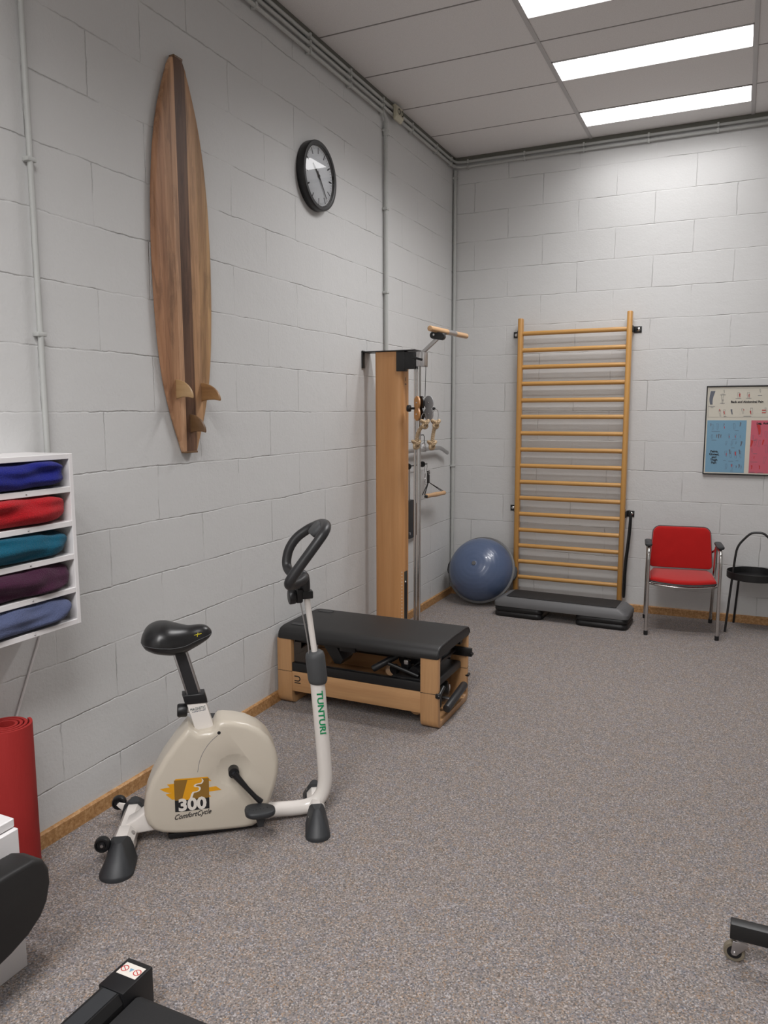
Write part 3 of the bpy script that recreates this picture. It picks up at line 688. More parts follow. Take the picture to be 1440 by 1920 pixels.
cl = obj('pole_clamp', MB().box((PX-.024, PY-.026, 1.994), (PX+.022, PY+.07, 2.092), .003).box((PX+.022, PY-.026, 1.992), (PX+.044, PY+.05, 2.092), .003), M['steel'], r)
obj('clamp_lever', MB().tube([(PX-.035, PY-.034, 2.05), (PX, PY-.040, 2.046), (PX+.035, PY-.035, 2.036)], [.006, .007, .008], 10), M['blackmetal'], cl)
obj('arm', MB().prism([(PX+.012, 2.088), (PX+.046, 2.088), (PX+.140, 2.166), (PX+.128, 2.186)], 1, PY-.012, PY+.012, .002), M['steel'], r)
cb = obj('bar_clamp', MB().prism([(.520+.024*math.cos(a), 2.196+.024*math.sin(a)) for a in [PI/2+PI*k/10 for k in range(11)]]+[(.575+.024*math.cos(a), 2.186+.024*math.sin(a)) for a in [-PI/2+PI*k/10 for k in range(11)]], 1, PY-.018, PY+.02, .004), M['black'], r, 50)
obj('bolt', MB().cyl((.526, PY-.022, 2.198), (.526, PY+.0, 2.198), .007, 12), M['chrome'], cb)
obj('roll_bar', MB().rod((.535, -1.915, 2.230), (.585, -1.325, 2.228), .0185, 24, .004), M['gripy'], r)
obj('bar_collar', MB().cyl((.557, -1.65, 2.2295), (.5685, -1.52, 2.2287), .0192, 24), M['steel'], r)
obj('bar_arm', MB().cyl((.562, PY+.01, 2.195), (.557, -1.66, 2.222), .010, 12), M['blackmetal'], r)
# pulley housing: brown wooden and grey figure-of-eight plates
def eight(c, t_, n_, th, m, name, sc=1):
    t_ = Vector(t_).normalized(); n_ = Vector(n_).normalized(); T_ = frame(c, t_, n_, (0, 0, 1)); R_ = .046*sc; pts = []
    for k in range(25): a = PI*.5+math.radians(-128)+math.radians(256)*k/24; pts.append((R_*math.cos(a), .038+R_*math.sin(a)))
    pts += [(-.030*sc, 0)]
    for k in range(25): a = -PI*.5+math.radians(-128)+math.radians(256)*k/24; pts.append((R_*math.cos(a), -.038+R_*math.sin(a)))
    pts += [(.030*sc, 0)]
    o = obj(name, MB(T_).prism(pts, 1, -th/2, th/2, .001, 1), m, r, 40)
    for z in (.038, -.038): obj('rivet', MB(T_).sphere((0, (-th/2 if n_.y > 0 else th/2), z), .006, n=10), M['chrome'], o)
    return o
eight((.417, -1.838, 1.714), (.70, -.71, 0), (.71, .70, 0), .012, M['column'], 'pulley_plate', .97)
eight((.437, -1.815, 1.716), (.74, -.67, 0), (.67, .74, 0), .014, M['black'], 'pulley_wheel', .95)
eight((.482, -1.79, 1.716), (.90, -.44, 0), (.44, .90, 0), .008, M['lightmetal'], 'pulley_plate')
obj('adjustment_knob', MB().rod((.340, -1.835, 1.715), (.368, -1.83, 1.715), .023, 20, .006).cyl((.36, -1.83, 1.715), (.40, -1.81, 1.715), .008, 12), M['black'], r)
obj('adjustment_knob', MB().sphere((.523, -1.80, 1.713), .011, n=12), M['black'], r)
obj('cord', MB().cyl((.463, -1.80, 2.0), (.458, -1.80, 1.79), .0022, 8), M['blackmetal'], r)

def carabiner(name, c, h, m, parent, tilt=0):
    pts = [(c[0]+.3*h*math.sin(a)*.6+tilt*math.cos(a)*h/2, c[1]+.3*h*math.sin(a)*.5, c[2]+h/2*math.cos(a)) for a in [2*PI*k/18 for k in range(18)]]
    return obj(name, MB().tube(pts, .0022, 6, closed=True), m, parent)
def twisted(pts, R_, turns_per_m=26, smooth=2):
    P_ = [Vector(p) for p in pts]
    for _ in range(smooth):
        Q = [P_[0]]
        for a, b_ in zip(P_, P_[1:]): Q += [a*.75+b_*.25, a*.25+b_*.75]
        P_ = Q+[P_[-1]]
    # resample
    L = [0]
    for a, b_ in zip(P_, P_[1:]): L.append(L[-1]+(b_-a).length)
    n = max(8, int(L[-1]/.004)); out = []
    for i in range(n+1):
        d_ = L[-1]*i/n; k = max(j for j in range(len(L)) if L[j] <= d_+1e-9); k = min(k, len(P_)-2); t_ = (d_-L[k])/max(1e-9, L[k+1]-L[k]); out.append((P_[k].lerp(P_[k+1], t_), d_))
    mb = MB(); u = Vector((1, .2, .1))
    for s_ in range(3):
        pp = []
        for i, (p, d_) in enumerate(out):
            t1 = (out[min(i+1, n)][0]-out[max(i-1, 0)][0]).normalized(); uu = (u-t1*u.dot(t1)).normalized(); vv = t1.cross(uu)
            a = 2*PI*(d_*turns_per_m+s_/3); pp.append(p+(uu*math.cos(a)+vv*math.sin(a))*R_*.52)
        mb.tube(pp, R_*.56, 8)
    return mb
def knot(c, s):
    pts = []
    for k in range(40):
        a = 2*PI*k/40; pts.append((c[0]+s*(math.sin(a)+1.4*math.sin(2*a))*.42, c[1]+s*(-math.sin(3*a))*.5, c[2]+s*(math.cos(a)-1.4*math.cos(2*a))*.42))
    return twisted(pts+[pts[0]], s*.30, 30, 0)
def rope(label, hook, k1, k2, mid):
    q = root('rope_handle', k1, label, 'rope')
    obj('strand', twisted([k1, mid, k2], .0125), M['rope'], q, 60)
    obj('knot', knot(k1, .031), M['rope'], q, 60); obj('knot', knot(k2, .031), M['rope'], q, 60)
    obj('rope_end', twisted([k2, (k2[0]-.012, k2[1], k2[2]-.035)], .011), M['rope'], q, 60)
    carabiner('carabiner', ((hook[0]+k1[0])/2, (hook[1]+k1[1])/2, (hook[2]+k1[2])/2), max(.05, (Vector(hook)-Vector(k1)).length*1.05), M['steel'], q, .1)
rope('short hemp rope with knots, the left one hanging bent from the pulley', (.462, -1.86, 1.68), (.486, -1.87, 1.615), (.424, -1.87, 1.478), (.435, -1.87, 1.56))
rope('short hemp rope with knots, the right one hanging straight from the pulley', (.545, -1.845, 1.705), (.556, -1.85, 1.615), (.530, -1.85, 1.475), (.540, -1.85, 1.56))

# ------------------------------------------------------------------ accessories on the left wall behind the tower
r = root('lat_bar', (.05, -.8, 1.38), 'grey bent pull-down bar hanging on the left wall behind the steel pole', 'exercise bar')
obj('bar', MB().tube([(.05, -1.42, 1.335), (.05, -1.22, 1.38), (.05, -1.14, 1.385), (.05, -.8, 1.385), (.05, -.47, 1.385), (.05, -.40, 1.378), (.05, -.245, 1.330)], .0165, 16, smooth=1), M['steel'], r)
obj('centre_loop', MB().tube([(.05, -.835, 1.39), (.05, -.82, 1.43), (.05, -.80, 1.44), (.05, -.78, 1.43), (.05, -.765, 1.39)], .006, 8, smooth=1).cyl((.05, -.80, 1.365), (.05, -.80, 1.405), .018, 16), M['steel'], r)
obj('hook', MB().tube([(.001, -.80, 1.50), (.045, -.80, 1.505), (.052, -.80, 1.49), (.052, -.80, 1.435), (.03, -.80, 1.43)], .0035, 8), M['blackmetal'], r)
r = root('peg_rail', (.03, -.95, 1.265), 'thin black hook rail on the left wall behind the steel pole', 'hook rail')
obj('rod', MB().cyl((.045, -1.13, 1.267), (.045, -.72, 1.262), .005, 10), M['blackmetal'], r)
for y in (-1.115, -.82): obj('disc', MB().cyl((.045, y-.006, 1.265), (.045, y+.006, 1.265), .024, 20).cyl((0.0, y, 1.265), (.045, y, 1.265), .005, 8), M['blackmetal'], r)
for y, z in ((-.79, 1.25), (-.74, 1.25)): obj('hook', MB().tube([(.045, y, z+.02), (.055, y+.005, z), (.055, y-.008, z-.03), (.055, y-.012, z-.055), (.058, y+.008, z-.06)], .0028, 8, smooth=1), M['steel'], r)
r = root('spring_clip', (.058, -.79, 1.18), 'small steel clip and chain hanging from the black hook rail', 'clip')
mb = MB()
for k in range(4):
    pts = [(.058+(.008*math.sin(a) if k % 2 else 0), -.79+(0 if k % 2 else .008*math.sin(a)), 1.180-.024*k+.015*math.cos(a)) for a in [2*PI*j/12 for j in range(12)]]
    obj('link', MB().tube(pts, .0028, 6, closed=True), M['steel'], r)
r = root('strap_handle', (.06, -.66, .98), 'turned wooden handle on black straps hanging from the hook rail', 'exercise handle')
obj('loop_strap', MB().box((.052, -.74, 1.10), (.062, -.695, 1.205), .003), M['band'], r)
obj('ring', MB().lathe([(.010, -.002), (.016, -.002), (.016, .002), (.010, .002)], (.064, -.718, 1.185), (1, 0, 0), 20, closed=True), M['steel'], r)
for a in ((.060, -.855, 1.015), (.115, -.50, 1.0)):
    for dx in (0, .035): obj('strap', MB().tube([(.058, -.718, 1.11), (a[0]+dx*.3, a[1]+dx*.7, a[2])], .0045, 8, flat=.5), M['band'], r)
obj('end_ring', MB().cyl((.075, -.85, 1.005), (.10, -.84, 1.0), .012, 12), M['band'], r)
obj('grip', MB().tube([(.085, -.835, 1.005), (.087, -.82, 1.005), (.095, -.76, 1.004), (.105, -.66, 1.003), (.115, -.56, 1.002), (.12, -.51, 1.002), (.121, -.50, 1.002)], [.008, .019, .0165, .0215, .0165, .019, .008], 20), M['grip'], r)
r = root('hanging_paddle', (.03, -1.01, .8), 'long black paddle board hanging on the left wall behind the steel pole', 'exercise board')
def oval(w0, w1, z0, z1):
    pts = []
    for k in range(13): a = PI*k/12; pts.append((-1.005+w1*math.cos(a), z1-.07+.07*math.sin(a)))
    for k in range(9): a = PI+PI*k/8; pts.append((-1.005+w0*math.cos(a), z0+.025+.025*math.sin(a)))
    return pts
obj('board', MB().prism(oval(.115, .112, .675, .99), 0, .012, .030, .004), M['rubber'], r, 50)
obj('strap', MB().box((.012, -1.035, .98), (.018, -1.012, 1.25), .002), M['steel'], r)
obj('strap', MB().box((.010, -1.10, .98), (.014, -1.085, 1.22), .001), M['band'], r)
obj('bolt', MB().cyl((.028, -1.055, .72), (.036, -1.055, .72), .012, 14), M['steel'], r)

# ------------------------------------------------------------------ wall bars
r = root('wall_bars', (1.1, -.09, 0), 'tall wooden wall bars with sixteen rungs on the back wall', 'wall bars')
for xc, zt in ((.652, 2.478), (1.548, 2.492)):
    pts = [(xc+.022*math.copysign(abs(math.cos(a))**.6, math.cos(a)), -.088+.036*math.copysign(abs(math.sin(a))**.6, math.sin(a))) for a in [2*PI*k/28 for k in range(28)]]
    obj('post', MB().prism(pts, 2, 0, zt, .006, 2), M['ladder'], r, 50)
for k in range(16):
    z = 2.352-k*.1412; y = -.088
    obj('rung', MB().tube([(.668, y, z), (1.532, y, z)], .0192, 20, flat=.98), M['rung'], r, 50)
for x0, s_, z in ((1.57, 1, 2.352), (1.57, 1, .838), (.63, -1, 2.352), (.63, -1, .838)):
    obj('bracket', MB().box((x0, -.10, z-.026), (x0+s_*.005, -.004, z+.026), .001).box((x0, -.006, z-.026), (x0+s_*.062, -.001, z+.026), .001), M['blackmetal'], r)
    obj('bolt', MB().lathe([(0, .006), (.006, .006), (.0105, .004), (.0145, .001), (.0145, 0), (0, 0)], (x0+s_*.038, -.006, z), (0, -1, 0), 20), M['chrome'], r)
r = root('resistance_band', (1.60, -.05, .84), 'long black rubber band hanging beside the wall bars', 'resistance band')
obj('band_loop', MB().tube([(1.592, -.085, .87), (1.605, -.09, .86), (1.61, -.10, .80), (1.598, -.11, .60), (1.580, -.11, .40), (1.578, -.11, .16), (1.584, -.105, .13), (1.590, -.10, .16), (1.592, -.10, .40), (1.612, -.10, .62), (1.620, -.09, .80), (1.612, -.085, .86), (1.60, -.083, .872)], .0055, 8, closed=True, smooth=1, flat=1.6), M['band'], r)

# ------------------------------------------------------------------ balance dome leaning in the corner
ax = Vector((-.01, -.90, .44)).normalized(); BC = Vector((.374, -.235, .297))
r = root('balance_trainer', (BC.x, BC.y, 0), 'blue half-ball balance trainer leaning in the corner', 'balance ball')
BR = .285
prof = [(0, .228), (.018, .2275), (.02, .2255)]
for k in range(1, 30):
    a = PI/2*(1-k/29); rr = BR*math.cos(a)**.92; hh = .228*math.sin(a)**1.0
    if rr > .03: prof.append((rr, hh+.0016*(1 if (k % 3 == 0 and k < 26) else 0)))
obj('dome', MB().lathe(prof, BC, ax, 96), M['ball'], r, 60)
obj('valve_plug', MB().lathe([(0, .2305), (.017, .2305), (.0185, .2285), (.0185, .2265)], BC, ax, 24), M['grey'], r)
rim = [(BR-.004, .004), (BR+.012, .006), (BR+.020, 0), (BR+.018, -.016), (BR+.0, -.03), (BR-.05, -.052), (BR-.09, -.058), (0, -.058)]
obj('platform', MB().lathe(rim, BC, ax, 96), M['grey'], r, 50)
side = ax.cross(Vector((0, 0, 1))).normalized(); upv = side.cross(ax).normalized()
for s_ in (1, -1):
    T_ = frame(BC+side*s_*(BR+.012)-ax*.018, side, upv, ax)
    obj('carry_grip', MB(T_).prism([(-.02, -.07), (.012*s_, -.055), (.024*s_, -.025), (.024*s_, .025), (.012*s_, .055), (-.02*s_, .07)] if s_ > 0 else [(.02, -.07), (-.012, -.055), (-.024, -.025), (-.024, .025), (-.012, .055), (.02, .07)], 2, -.018, .012, .004), M['rubber'], r)

# ------------------------------------------------------------------ aerobic step on four risers
ST = Matrix.Translation((1.152, -.466, 0)) @ Matrix.Rotation(math.radians(-2.2), 4, 'Z')
def rrect(hx, hy, c, n=5):
    pts = []
    for sx, sy, a0 in ((1, 1, 0), (-1, 1, PI/2), (-1, -1, PI), (1, -1, 3*PI/2)):
        for k in range(n+1): a = a0+PI/2*k/n; pts.append((sx*(hx-c)+c*math.cos(a), sy*(hy-c)+c*math.sin(a)))
    return pts
def loft(mb, layers):
    rings = [[mb.bm.verts.new((x+ox, y+oy, z)) for x, y in pts] for pts, z, ox, oy in layers]
    for a, b_ in zip(rings, rings[1:]):
        n = len(a)
        for j in range(n): mb.bm.faces.new((a[j], a[(j+1) % n], b_[(j+1) % n], b_[j]))
    mb.bm.faces.new(rings[0][::-1]); mb.bm.faces.new(rings[-1]); return mb
r = root('step_platform', ST @ Vector((0, 0, .086)), 'grey aerobic step with a black top in front of the wall bars', 'aerobic step')
L_ = [(rrect(.545, .168, .05), .088, 0, 0), (rrect(.545, .168, .05), .118, 0, 0), (rrect(.535, .163, .05), .130, 0, 0), (rrect(.49, .153, .04), .160, 0, 0), (rrect(.475, .140, .03), .166, 0, 0)]
obj('deck', loft(MB(ST), L_), M['grey'], r, 40)
obj('top_mat', loft(MB(ST), [(rrect(.445, .132, .015), .165, 0, 0), (rrect(.445, .132, .015), .170, 0, 0), (rrect(.44, .128, .012), .1715, 0, 0)]), M['stepblack'], r, 40)
proto = None
for i, (sx, z, lb) in enumerate(((-1, 0, 'bottom left black riser under the aerobic step'), (-1, .043, 'upper left black riser directly under the aerobic step'), (1, 0, 'bottom right black riser under the aerobic step'), (1, .043, 'upper right black riser directly under the aerobic step'))):
    c = ST @ Vector((sx*.337, 0, 0))
    if proto is None:
        T_ = ST @ Matrix.Translation((sx*.337, 0, 0)); mb = MB(T_)
        loft(mb, [(rrect(.195, .156, .045), .001, 0, 0), (rrect(.203, .163, .05), .010, 0, 0), (rrect(.203, .163, .05), .030, 0, 0), (rrect(.195, .156, .045), .0425, 0, 0)])
        proto = obj('step_riser', mb, M['black'], None, 40, origin=(c.x, c.y, 0)); q = proto
    else: q = proto.copy(); COL.objects.link(q); q.location = (c.x, c.y, z)
    props(q, lb, 'step riser', 'risers stacked under the aerobic step')

# ------------------------------------------------------------------ red chair
CT = Matrix.Translation((2.043, -.394, 0)) @ Matrix.Rotation(math.radians(7), 4, 'Z')
r = root('armchair', CT @ Vector((0, 0, 0)), 'red upholstered chair with chrome legs and black armrests', 'chair')
for s_ in (-1, 1):
    x = .25*s_
    path = [(x, -.25, .022), (x, -.252, .56), (x, -.247, .632), (x, -.215, .662), (x, -.15, .664), (x, .02, .664), (x, .075, .650), (x, .098, .61), (x*1.0, .115, .50), (x, .25, .022)]
    lg = obj('side_frame', MB(CT).tube(path, .0125, 14, smooth=1), M['chrome'], r, 60)
    for y in (-.25, .25): obj('foot_cap', MB(CT).cyl((x, y, 0), (x, y*1.0, .034), .0155, 16), M['black'], lg)
    obj('armrest', loft(MB(CT @ Matrix.Translation((x+.002*s_, -.085, 0))), [(rrect(.020, .115, .018), .674, 0, 0), (rrect(.026, .125, .022), .682, 0, 0), (rrect(.026, .125, .022), .692, 0, 0), (rrect(.018, .115, .016), .698, 0, 0)]), M['rubber'], r, 50)
# seat pad with a forward-bowed front edge
def seat_pts(g=0):
    pts = []
    for k in range(17): t_ = -1+2*k/16; pts.append((t_*(.232+g), -.205-g-.045*(1-t_*t_)))
    pts += [(.228+g, .05), (.205+g, .19+g), (-.205-g, .19+g), (-.228-g, .05)]
    return pts
def lowered(pts, z0, sag): return pts
mb = MB(CT); bm = mb.bm; lay = []
for g, z in ((-.012, .398), (0, .404), (.002, .420), (-.006, .432), (-.03, .438)):
    lay.append([bm.verts.new((x, y, z+.010*abs(x/.23)**2*1.2+(.0 if y > -.15 else -.004))) for x, y in seat_pts(g)])
for a, b_ in zip(lay, lay[1:]):
    n = len(a)
    for j in range(n): bm.faces.new((a[j], a[(j+1) % n], b_[(j+1) % n], b_[j]))
bm.faces.new(lay[0][::-1]); bm.faces.new(lay[-1])
st_ = obj('seat', mb, M['redfab'], r, 50)
obj('seat_piping', MB(CT).tube([(x, y, .401+.012*abs(x/.23)**2) for x, y in seat_pts(.002)], .0045, 8, closed=True), M['rubber'], st_)
obj('seat_frame', MB(CT).tube([(-.238, -.17, .395), (-.22, -.21, .388), (0, -.245, .376), (.22, -.21, .388), (.238, -.17, .395)], .010, 12, smooth=1).tube([(-.25, -.2, .40), (-.225, -.205, .392)], .010, 10).tube([(.25, -.2, .40), (.225, -.205, .392)], .010, 10).tube([(-.25, .13, .40), (.25, .13, .40)], .010, 10), M['chrome'], r)
# backrest: curved pad
bp = []
for sx, sy, a0, cc in ((1, 1, 0, .055), (-1, 1, PI/2, .055), (-1, -1, PI, .03), (1, -1, 3*PI/2, .03)):
    for k in range(7):
        a = a0+PI/2*k/6; wtop = .215 if sy > 0 else .232
        bp.append((sx*(wtop-cc)+cc*math.cos(a), .618+sy*(.16-cc)+cc*math.sin(a)))
def back_layer(bm, g, dy):
    out = []
    for x, z in bp:
        X = x*(1-g*4); Z = .618+(z-.618)*(1-g*6); out.append(bm.verts.new((X, .165+dy+(Z-.45)*.16-.25*X*X*0-(.20*(X/.23)**2)*.12, Z)))
    return out
mb = MB(CT); bm = mb.bm; lay = [back_layer(bm, g, dy) for g, dy in ((.02, -.022), (.004, -.018), (0, -.008), (0, .004), (.01, .012))]
for a, b_ in zip(lay, lay[1:]):
    n = len(a)
    for j in range(n): bm.faces.new((a[j], a[(j+1) % n], b_[(j+1) % n], b_[j]))
c0 = bm.verts.new((0, .165-.024+.027, .618))
n = len(lay[0])
for j in range(n): bm.faces.new((lay[0][(j+1) % n], lay[0][j], c0))
bm.faces.new(lay[-1])
bk = obj('backrest', mb, M['redfab'], r, 60)
mb = MB(CT); pp = [(x*1.005, .165+.010+(z-.45)*.16-(.20*(x/.23)**2)*.12, .618+(z-.618)*1.01) for x, z in bp]
obj('back_shell', mb.tube(pp, .0035, 8, closed=True), M['rubber'], bk)
for s_ in (-1, 1): obj('back_strut', MB(CT).tube([(.25*s_, .098, .63), (.24*s_, .15, .60), (.215*s_, .185, .58)], .009, 10, smooth=1), M['chrome'], r)

# ------------------------------------------------------------------ black tray table
r = root('side_table', (2.552, -.21, 0), 'small round black metal tray table with a hoop handle', 'side table')
TC = Vector((2.552, -.21, 0))
obj('tray', MB().lathe([(0, .412), (.186, .412), (.190, .416), (.191, .466), (.187, .466), (.184, .418), (0, .418)], TC, (0, 0, 1), 72), M['blackmetal'], r, 40)
feet = {'fl': (2.373, -.345), 'bl': (2.431, -.03), 'fr': (2.676, -.395), 'br': (2.735, -.08)}
hoop = [(feet['fl'][0], feet['fl'][1], .0), (2.405, -.30, .44), (2.420, -.285, .62), (2.432, -.282, .665), (2.452, -.28, .70), (2.505, -.28, .762), (2.53, -.28, .775), (2.56, -.28, .778), (2.59, -.285, .778), (2.615, -.29, .768), (2.665, -.30, .715), (2.685, -.305, .67), (2.69, -.31, .62), (2.685, -.33, .44), (feet['fr'][0]+.005, feet['fr'][1], 0)]
obj('hoop_handle', MB().tube(hoop, .0085, 12, smooth=1), M['blackmetal'], r, 60)
for k in ('bl', 'br'): obj('leg', MB().tube([(feet[k][0], feet[k][1], 0), ((feet[k][0]*.8+TC.x*.2), (feet[k][1]*.8+TC.y*.2), .414)], .0085, 12), M['blackmetal'], r)
obj('crossbar', MB().cyl((2.40, -.30, .408), (2.70, -.12, .408), .006, 8).cyl((2.455, -.066, .408), (2.68, -.33, .408), .006, 8), M['blackmetal'], r)

# ------------------------------------------------------------------ anatomy chart
r = root('framed_chart', (2.62, 0, 1.54), 'framed chart of pain areas in cream, blue and pink on the back wall', 'poster')
X0, X1, Z0, Z1 = 2.143, 3.13, 1.189, 1.888
fm = MB()
for a, b_ in (((X0, Z0), (X1, Z0+.010)), ((X0, Z1-.010), (X1, Z1)), ((X0, Z0+.010), (X0+.008, Z1-.010)), ((X1-.008, Z0+.010), (X1, Z1-.010))): fm.box((a[0], -.022, a[1]), (b_[0], -.002, b_[1]), .001, 1)
obj('frame', fm, M['black'], r)
sh = obj('sheet', MB().box((X0+.008, -.016, Z0+.010), (X1-.008, -.006, Z1-.010)), M['paper'], r, 0)
YS = -.0165
def rect(x0, z0, x1, z1, y=YS): return MB().box((x0, y-.0004, z0), (x1, y+.0006, z1))
obj('blue_panel', rect(2.160, 1.208, 2.443, 1.619), M['bluepaper'], sh, 0)
obj('pink_panel', rect(2.476, 1.208, 2.92, 1.619), M['pinkpaper'], sh, 0)
def border(x0, z0, x1, z1, w_=.0012):
    return MB().box((x0, YS-.0004, z0), (x1, YS, z0+w_)).box((x0, YS-.0004, z1-w_), (x1, YS, z1)).box((x0, YS-.0004, z0), (x0+w_, YS, z1)).box((x1-w_, YS-.0004, z0), (x1, YS, z1))
obj('panel_border', border(2.162, 1.643, 3.10, 1.866), M['greyink'], sh, 0)
def TW_(x, z, y=YS-.0012): return frame((x, y, z), (1, 0, 0), (0, 0, 1), (0, -1, 0))
text('title', 'Back and Abdominal Pain', .0225, TW_(2.437, 1.762), M['ink'], sh, bold=.0008)
text('title', 'Pelvis,\nGluteal,\nand\nThigh\nPain', .0235, TW_(2.222, 1.328), M['ink'], sh, bold=.0008)
text('title', 'Leg, Ankle, and Foot Pain', .0235, TW_(2.513, 1.596), M['ink'], sh, align='LEFT', bold=.0008)
rr = random.Random(3)
def figure(cx, cz, h, kind, name='drawing'):
    # a small limb study: a bent tapering outline with a shaded patch
    y = YS-.0006; w_ = h*.32; k = 5; pts = []
    for i in range(9):
        t_ = i/8; pts.append((cx-w_*.5*(1-.45*t_)+math.sin(t_*3+cz*40)*w_*.25, cz+h/2-h*t_))
    for i in range(9):
        t_ = 1-i/8; pts.append((cx+w_*.5*(1-.45*t_)+math.sin(t_*3+cz*40)*w_*.25, cz+h/2-h*t_))
    if kind == 'line':
        o = obj(name, MB().tube([(a, y, b_) for a, b_ in pts], .0007, 5, closed=True), M['greyink'], sh, 0)
    else:
        mb = MB(); mb.bm.faces.new([mb.bm.verts.new((a, y, b_)) for a, b_ in pts]); o = obj(name, mb, M['greyink' if kind == 'solid' else 'redink'], sh, 0)
    return o
figs = [(2.187, 1.795, .105, 'solid')]
for cx, cz, h, kd in [(2.27, 1.845, .02, 'line'), (2.262, 1.80, .05, 'line'), (2.262, 1.765, .03, 'line'), (2.375, 1.812, .045, 'line'), (2.385, 1.812, .028, 'red'), (2.445, 1.812, .045, 'line'), (2.45, 1.808, .024, 'red'), (2.525, 1.845, .022, 'line'),
                      (2.245, 1.697, .02, 'red'), (2.25, 1.675, .045, 'line'), (2.28, 1.678, .024, 'red'), (2.283, 1.675, .05, 'line'), (2.333, 1.685, .04, 'solid'), (2.41, 1.69, .04, 'line'), (2.418, 1.70, .014, 'red'), (2.467, 1.68, .028, 'red'), (2.475, 1.69, .048, 'line'), (2.57, 1.70, .03, 'line'),
                      (2.185, 1.583, .022, 'solid'), (2.20, 1.565, .04, 'line'), (2.235, 1.57, .045, 'line'), (2.282, 1.584, .02, 'solid'), (2.285, 1.562, .018, 'red'), (2.355, 1.572, .042, 'line'), (2.398, 1.588, .032, 'solid'), (2.25, 1.494, .034, 'solid'), (2.235, 1.494, .026, 'solid'), (2.265, 1.494, .026, 'solid'), (2.20, 1.49, .03, 'line'),
                      (2.325, 1.495, .035, 'line'), (2.326, 1.49, .014, 'red'), (2.37, 1.495, .035, 'line'), (2.371, 1.492, .016, 'red'), (2.405, 1.49, .02, 'line'), (2.305, 1.44, .03, 'line'), (2.345, 1.44, .035, 'line'), (2.375, 1.443, .02, 'line'), (2.412, 1.437, .038, 'solid'),
                      (2.308, 1.356, .045, 'line'), (2.312, 1.35, .02, 'red'), (2.335, 1.372, .035, 'solid'), (2.342, 1.352, .05, 'line'), (2.377, 1.358, .03, 'red'), (2.378, 1.35, .055, 'line'), (2.405, 1.372, .035, 'solid'), (2.412, 1.352, .05, 'line'), (2.312, 1.255, .04, 'line'), (2.352, 1.262, .022, 'red'), (2.354, 1.252, .045, 'line'), (2.385, 1.255, .02, 'solid'), (2.405, 1.26, .03, 'solid'), (2.42, 1.252, .025, 'line'),
                      (2.53, 1.55, .08, 'red'), (2.535, 1.54, .09, 'line'), (2.495, 1.49, .03, 'line'), (2.585, 1.51, .05, 'line'), (2.485, 1.44, .05, 'red'), (2.512, 1.45, .05, 'line'), (2.54, 1.44, .05, 'line'), (2.565, 1.45, .04, 'red'), (2.59, 1.40, .06, 'line'), (2.49, 1.385, .03, 'line'), (2.51, 1.33, .02, 'red'), (2.585, 1.31, .05, 'line'), (2.495, 1.255, .03, 'red'), (2.55, 1.255, .03, 'red'), (2.66, 1.5, .08, 'line'), (2.7, 1.35, .08, 'line'), (2.8, 1.5, .08, 'red'), (2.8, 1.3, .08, 'line'), (2.75, 1.78, .06, 'line'), (2.9, 1.78, .06, 'line'), (2.99, 1.5, .12, 'solid')]: figs.append((cx, cz, h, kd))
for g in figs: figure(*g)
mb = MB()
for x, z, w_ in [(2.262, 1.752, .035), (2.263, 1.817, .04), (2.375, 1.789, .04), (2.448, 1.789, .04), (2.525, 1.81, .03), (2.185, 1.728, .05), (2.188, 1.718, .02), (2.287, 1.649, .02), (2.445, 1.652, .055), (2.225, 1.532, .06), (2.375, 1.54, .03), (2.215, 1.463, .035), (2.36, 1.469, .03), (2.355, 1.403, .025), (2.345, 1.298, .035), (2.30, 1.303, .02), (2.39, 1.303, .02), (2.355, 1.221, .02), (2.505, 1.465, .03), (2.515, 1.36, .03), (2.51, 1.296, .05), (2.50, 1.215, .04), (2.56, 1.213, .04)]:
    o = obj('caption', MB().box((x-w_/2, YS-.0011, z-.0012), (x+w_/2, YS-.0005, z+.0012)), M['greyink'], sh, 0)
for z in (1.697, 1.678): obj('caption', MB().box((2.545, YS-.0011, z-.003), (2.572, YS-.0005, z+.003)), M['redink'], sh, 0)

# ------------------------------------------------------------------ exercise bike (x along its heading, y away from the camera side)
BT = Matrix.Translation((.26, -4.5, 0)) @ Matrix.Rotation(math.radians(40), 4, 'Z')
r = root('exercise_bike', BT @ Vector((.4, 0, 0)), 'cream and white exercise bike with a black saddle and foam handlebar', 'exercise bike')
W2 = .072
out = [(.262, .470), (.236, .440), (.212, .412), (.165, .350), (.118, .272), (.095, .215), (.084, .165), (.084, .125), (.094, .090), (.115, .062), (.150, .044), (.20, .034), (.29, .026), (.38, .021), (.46, .018), (.50, .019), (.522, .030), (.545, .060), (.574, .115), (.598, .18), (.611, .24), (.612, .295), (.600, .345), (.575, .392), (.538, .430), (.490, .458), (.44, .474), (.400, .481), (.382, .480), (.370, .470), (.362, .452), (.345, .444), (.30, .440), (.280, .455)]
mb = MB(BT).prism(out, 1, -W2, W2, .024, 5)
cov = obj('cover', mb, M['cream'], r, 50)
